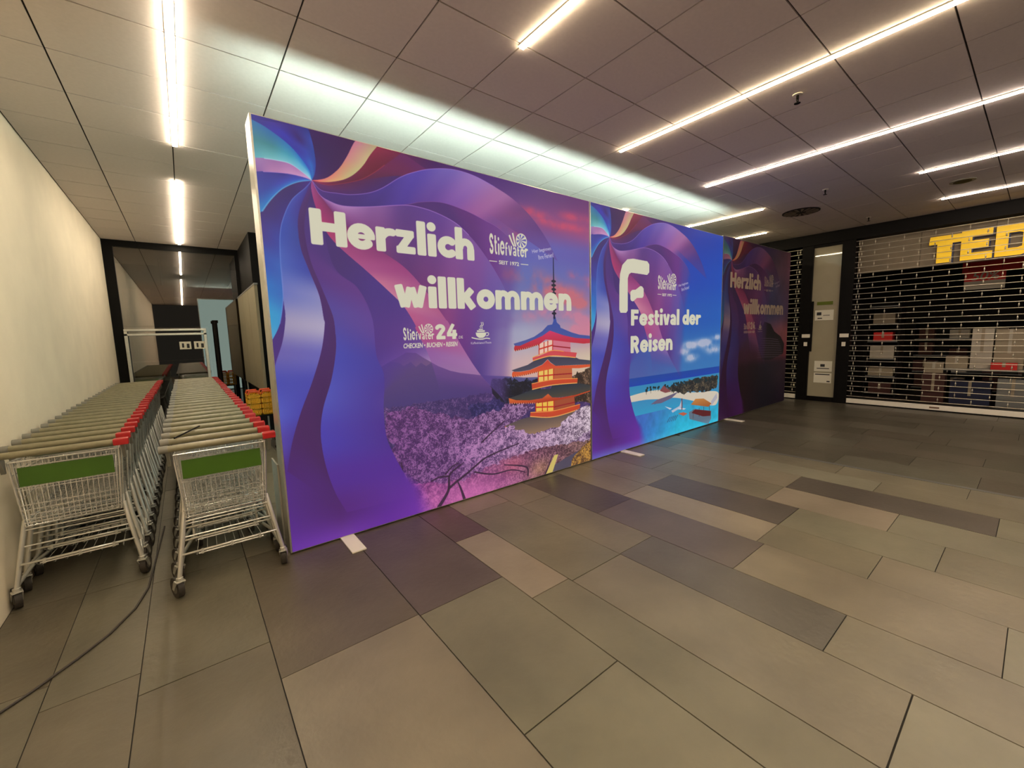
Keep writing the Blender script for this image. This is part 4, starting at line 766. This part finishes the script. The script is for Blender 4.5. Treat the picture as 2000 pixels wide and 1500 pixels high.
# ---------- shop front on the right ----------
XS = 10.0
struct(MB().box(XS - .06, -4.6, 3.09, XS + .3, 9.9, 3.31).obj('trim_2', M['black'])); bpy.data.objects['trim_2']['label'] = 'black fascia beam above the roller shutters'
struct(MB().box(XS - .02, 4.3, 0, XS + .1, 9.9, 3.09).obj('wall_right', M['blackwall']))
dr = struct(MB().box(XS - .03, 2.27, 0, XS + .12, 2.47, 3.09).obj('door_1', M['black'])); dr['label'] = 'narrow glazed door between black posts, beside the shop shutter'
MB().box(XS - .03, 2.93, 0, XS + .12, 3.12, 3.09).obj('door_post', M['black'], dr)
MB().box(XS - .01, 2.47, 0, XS + .10, 2.93, .09).obj('door_rail', M['black'], dr); MB().box(XS - .01, 2.47, 3.04, XS + .10, 2.93, 3.09).obj('door_rail', M['black'], dr)
MB().box(XS + .03, 2.47, .09, XS + .04, 2.93, 3.04).obj('pane', M['frosted'], dr)
MB().box(XS - .02, 2.885, 1.0, XS + .0, 2.92, 2.0).obj('door_handle', M['black'], dr)
def notice(y0, y1, z0, z1, label, m=None, kind=0):
    t = thing('notice', label, 'sign', (XS + .026, (y0 + y1) / 2, (z0 + z1) / 2), 'notices on the glazed door'); a, b = (y1 - y0) / 2, (z1 - z0) / 2
    MB().box(-.002, -a, -b, .002, a, b).obj('sheet', m or M['paper'], t)
    if kind == 1: MB().box(-.004, a * .3, b * .0, -.002, a * .8, b * .6).box(-.004, -a * .6, -b * .1, -.002, a * .1, b * .0).box(-.004, a * .2, -b * .7, -.002, a * .7, -b * .5).obj('print', M['ink'], t)
    if kind == 2: MB().box(-.004, -a * .2, -b * .1, -.002, a * .3, b * .4).box(-.004, -a * .7, -b * .5, -.002, a * .7, -b * .35).obj('print', M['ink'], t)
    if kind == 3: MB().box(-.004, -a * .8, b * .6, -.002, a * .85, b * .8).box(-.004, -a * .85, -b * .8, -.002, -a * .5, -b * .55).obj('print', M['ink'], t)
notice(2.58, 2.84, 1.92, 1.985, 'narrow olive green sticker on the glazed door', M['inkgreen'])
notice(2.56, 2.865, 1.62, 1.82, 'white notice with a dark logo, topmost sheet on the glazed door', None, 1)
notice(2.535, 2.83, .60, .81, 'upper of the two white sheets low on the glazed door', None, 2)
notice(2.535, 2.83, .37, .57, 'lowest white sheet on the glazed door, with a dark heading', None, 3)
for y, lb in ((2.36, 'on the post right of the glazed door'), (2.985, 'on the post left of the glazed door')):
    t = thing('key_switch', 'pale shutter control plates ' + lb, 'switch', (XS - .031, y, 1.25), 'shutter switches'); MB().box(-.012, -.07, .03, 0, .07, .10).obj('plate', M['white'], t, bevel=.003); MB().box(-.012, -.03, -.14, 0, .03, -.06).obj('keyhole', M['white'], t, bevel=.003)
def shutter(y0, y1, label):
    t = thing('roller_shutter', label, 'shutter', (XS, 0, 0), 'roller shutters')
    rod = MB().tube([(0, y0, 0), (0, y1, 0)], .0058, 6).mesh('shutter_rod', M['shutter'])
    for k in range(31): new('shutter_rod', rod, None, t, (0, 0, .152 + .0965 * k))
    s = MB()
    def link(y, z): s.tube([(0, y, z), (-.006, y, z + .0965)], .0022, 4, cap=False).tube([(-.006, y, z + .026), (-.008, y, z + .034), (-.008, y, z + .058), (-.006, y, z + .068)], [.005, .0095, .0095, .005], 6)
    for k in range(30):
        z = .152 + .0965 * k; off = 1.803 if k % 2 == 0 else 1.61; j0 = math.ceil((y0 - off) / .386); j = j0
        while off + .386 * j < y1 - .1: link(off + .386 * j, z); j += 1
        for e in ((y1 - .05, y1 - .09) if k % 2 else (y1 - .07,)): link(e, z)
        for e in ((y0 + .05, y0 + .09) if k % 2 else (y0 + .07,)): link(e, z)
    o = s.obj('shutter_link', M['shutter'], t); o['kind'] = 'stuff'
    MB().box(-.015, y0, .02, .02, y1, .105).obj('bottom_bar', M['white'], t, bevel=.004)
    MB().box(-.012, y0, 0, .016, y1, .02).obj('rubber_seal', M['black'], t)
    if y0 < 0: MB().box(-.02, 1.0, .05, -.015, 1.12, .075).obj('lock', M['brown'], t)
shutter(-4.5, 2.27, 'wide open-grille roller shutter closing the shop on the right')
shutter(3.12, 4.3, 'narrow strip of roller shutter between the dark display wall and the glazed door')
# shop interior
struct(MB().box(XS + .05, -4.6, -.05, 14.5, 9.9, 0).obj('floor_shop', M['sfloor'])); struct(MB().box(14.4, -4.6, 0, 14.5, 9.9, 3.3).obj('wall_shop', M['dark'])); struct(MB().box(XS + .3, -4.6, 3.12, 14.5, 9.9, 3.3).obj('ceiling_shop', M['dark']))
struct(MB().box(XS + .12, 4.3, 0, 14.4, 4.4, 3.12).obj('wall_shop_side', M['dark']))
for k in range(8):
    y = 2.27 - k * .85
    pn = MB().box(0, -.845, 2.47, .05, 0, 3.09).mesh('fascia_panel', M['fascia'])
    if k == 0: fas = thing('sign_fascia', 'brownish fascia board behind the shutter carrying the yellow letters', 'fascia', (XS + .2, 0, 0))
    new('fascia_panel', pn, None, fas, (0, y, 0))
def letter(ch, y0, polys, label):
    t = thing('sign_letter', label, 'letter', (XS + .115, y0, 2.5), 'yellow shop sign letters')
    s = MB()
    for P in polys: s.prism(P, .02, lambda a, b, w_: (w_, -a, b))
    s.obj('letter_face', M['letter'], t); s = MB()
    for P in polys: s.prism([(a + .018, b - .014) for a, b in P], .055, lambda a, b, w_: (.021 + w_, -a, b))
    s.obj('letter_side', M['navy'], t)
T_ = [[(.0, .31), (.0, .36), (.012, .44), (.375, .44), (.375, .31)], [(.10, 0), (.10, .31), (.275, .31), (.275, 0)]]
E_ = [[(0, 0), (0, .47), (.12, .47), (.12, 0)], [(.12, .36), (.12, .47), (.335, .47), (.335, .36)], [(.12, .18), (.12, .30), (.30, .30), (.30, .18)], [(.12, 0), (.12, .11), (.345, .11), (.345, 0)]]
D_ = [[(0, 0), (0, .46), (.13, .46), (.13, 0)], [(.13, .345), (.13, .46), (.26, .46), (.36, .42), (.40, .34), (.27, .33), (.23, .345)], [(.27, .33), (.40, .34), (.40, .13), (.27, .13)], [(.13, 0), (.13, .115), (.23, .115), (.27, .13), (.40, .13), (.36, .04), (.26, 0)]]
I_ = [[(0, 0), (0, .32), (.12, .32), (.12, 0)], [(0, .36), (0, .46), (.12, .46), (.12, .36)]]
for ch, y0, P, lb in (('T', 1.31, T_, 'yellow letter T on the shop fascia behind the shutter'), ('E', .935, E_, 'yellow letter E on the shop fascia behind the shutter'), ('D', .565, D_, 'yellow letter D on the shop fascia, cut by the picture edge'), ('i', .12, I_, 'yellow letter i at the end of the shop fascia lettering')): letter(ch, y0, P, lb)
t = thing('sale_sign', 'red and white price sign hanging inside the shop below the letters', 'sign', (11.5, .73, 2.26)); MB().box(0, -.25, -.02, .01, .25, .17).obj('red_board', M['redcard'], t); MB().box(0, -.25, -.17, .01, .25, -.02).obj('white_board', M['white_card'], t)
cu = bpy.data.curves.new('lettering', 'FONT'); cu.body = '50%'; cu.size = .2; cu.offset = .003; cu.shear = .2; cu.align_x = 'CENTER'
tmp = bpy.data.objects.new('tmp', cu); COL.objects.link(tmp); me = bpy.data.meshes.new_from_object(tmp); bpy.data.objects.remove(tmp); me.name = 'lettering'; me.materials.clear()
o = new('lettering', me, M['white_card'], t, (-.003, 0, -.0)); o.rotation_euler = (math.pi / 2, 0, -math.pi / 2)
MB().tube([(.005, -.2, .17), (.005, -.2, .86)], .003).tube([(.005, .2, .17), (.005, .2, .86)], .003).obj('wire', M['black'], t)
t = thing('banner_board', 'long dark red banner hanging inside the shop behind the price sign', 'banner', (11.9, -.2, 2.52)); MB().box(0, -1.2, -.1, .01, 1.25, .12).obj('board', M['redcard'], t); MB().tube([(.005, -1, .12), (.005, -1, .6)], .003).tube([(.005, 1, .12), (.005, 1, .6)], .003).obj('wire', M['black'], t)
# shelving and goods just inside
def shelf_unit(x, y, w_, h_, label):
    t = thing('shelf_unit', label, 'shelf', (x, y, 0), 'shelf units inside the shop')
    for s_ in (-1, 1): MB().box(-.25, s_ * w_ / 2 - .015, 0, .25, s_ * w_ / 2 + .015, h_).obj('side_panel', M['black'], t)
    MB().box(.22, -w_ / 2, 0, .25, w_ / 2, h_).obj('back_panel', M['black'], t); n = int(h_ / .36)
    for k in range(n + 1): MB().box(-.25, -w_ / 2 + .016, .06 + k * .36, .22, w_ / 2 - .016, .08 + k * .36).obj('shelf', M['greyp'], t)
goods = random.Random(9); cols = ['cream', 'brownbox', 'bluebox', 'white_card', 'redcard', 'bluebox', 'fascia', 'brownbox']; adj = {'cream': 'cream', 'brownbox': 'brown', 'bluebox': 'dark blue', 'white_card': 'white', 'redcard': 'red', 'greyp': 'grey', 'fascia': 'tan', 'yellow': 'yellow'}
def carton(x, y, z, dx, dy, dz, key, label, grp='cartons inside the shop'):
    t = thing('carton', label, 'carton', (x, y, z), grp); MB().box(-dx / 2, -dy / 2, 0, dx / 2, dy / 2, dz).obj('box', M[key], t, bevel=.004); MB().box(-dx / 2 - .001, -.02, dz * .4, dx / 2 + .001, .02, dz + .001).obj('tape', M['cream'] if key != 'cream' else M['white_card'], t)
shelf_unit(11.6, 2.05, .5, 1.9, 'black shelf unit just inside the shop beside the glazed door')
for i, (k_, z, dy) in enumerate((('brownbox', .08, .36), ('cream', .44, .4), ('white_card', .80, .38), ('redcard', 1.16, .3), ('fascia', 1.52, .34))):
    carton(11.52, 2.05, z, .26, dy, (.2, .16, .26, .18, .2)[i], k_, adj[k_] + ' carton on the black shelf unit, shelf ' + ('one', 'two', 'three', 'four', 'five')[i] + ' from the floor')
t = thing('display_table', 'grey display table inside the shop under the price sign', 'table', (11.5, .62, 0)); MB().box(-.35, -.5, .62, .35, .5, .66).obj('tabletop', M['greyp'], t, bevel=.004)
for sx in (-1, 1):
    for sy in (-1, 1): MB().box(sx * .32 - .02, sy * .47 - .02, 0, sx * .32 + .02, sy * .47 + .02, .62).obj('leg', M['black'], t)
for a in (('cream', 11.3, .95, .66, .3, .28, .22, 'low cream carton at the left end of the display table'), ('white_card', 11.4, .66, .66, .34, .26, .72, 'tallest white carton on the display table, left of the two'), ('cream', 11.4, .34, .66, .34, .34, .70, 'tall cream carton on the display table, right of the two'), ('redcard', 11.15, .38, .66, .1, .3, .12, 'flat red carton lying at the front of the display table'), ('bluebox', 11.35, .75, 0, .5, .5, .42, 'dark blue carton on the floor under the display table'), ('greyp', 11.35, .25, 0, .5, .36, .5, 'grey carton on the floor under the display table'), ('brownbox', 11.2, 1.22, 0, .3, .3, .56, 'brown carton on the shop floor left of the display table'), ('cream', 11.3, 1.24, .56, .28, .26, .2, 'small cream carton on top of the brown one')):
    k_, x, y, z, dx, dy, dz, lb = a; carton(x, y, z, dx, dy, dz, k_, lb)
shelf_unit(13.2, .6, 2.4, 1.6, 'long low shelf unit deep inside the shop')
for k in range(4):
    for j in range(5):
        c_ = goods.choice(cols); hh = goods.uniform(.12, .28)
        carton(13.12, -.4 + .5 * j, .08 + k * .36, .24, goods.uniform(.22, .4), hh, c_, 'carton on the long low shelf unit, ' + adj[c_] + ', level %s, %s from right' % (('one', 'two', 'three', 'four')[k], ('one', 'two', 'three', 'four', 'five')[j]), 'cartons on the long shelf unit')
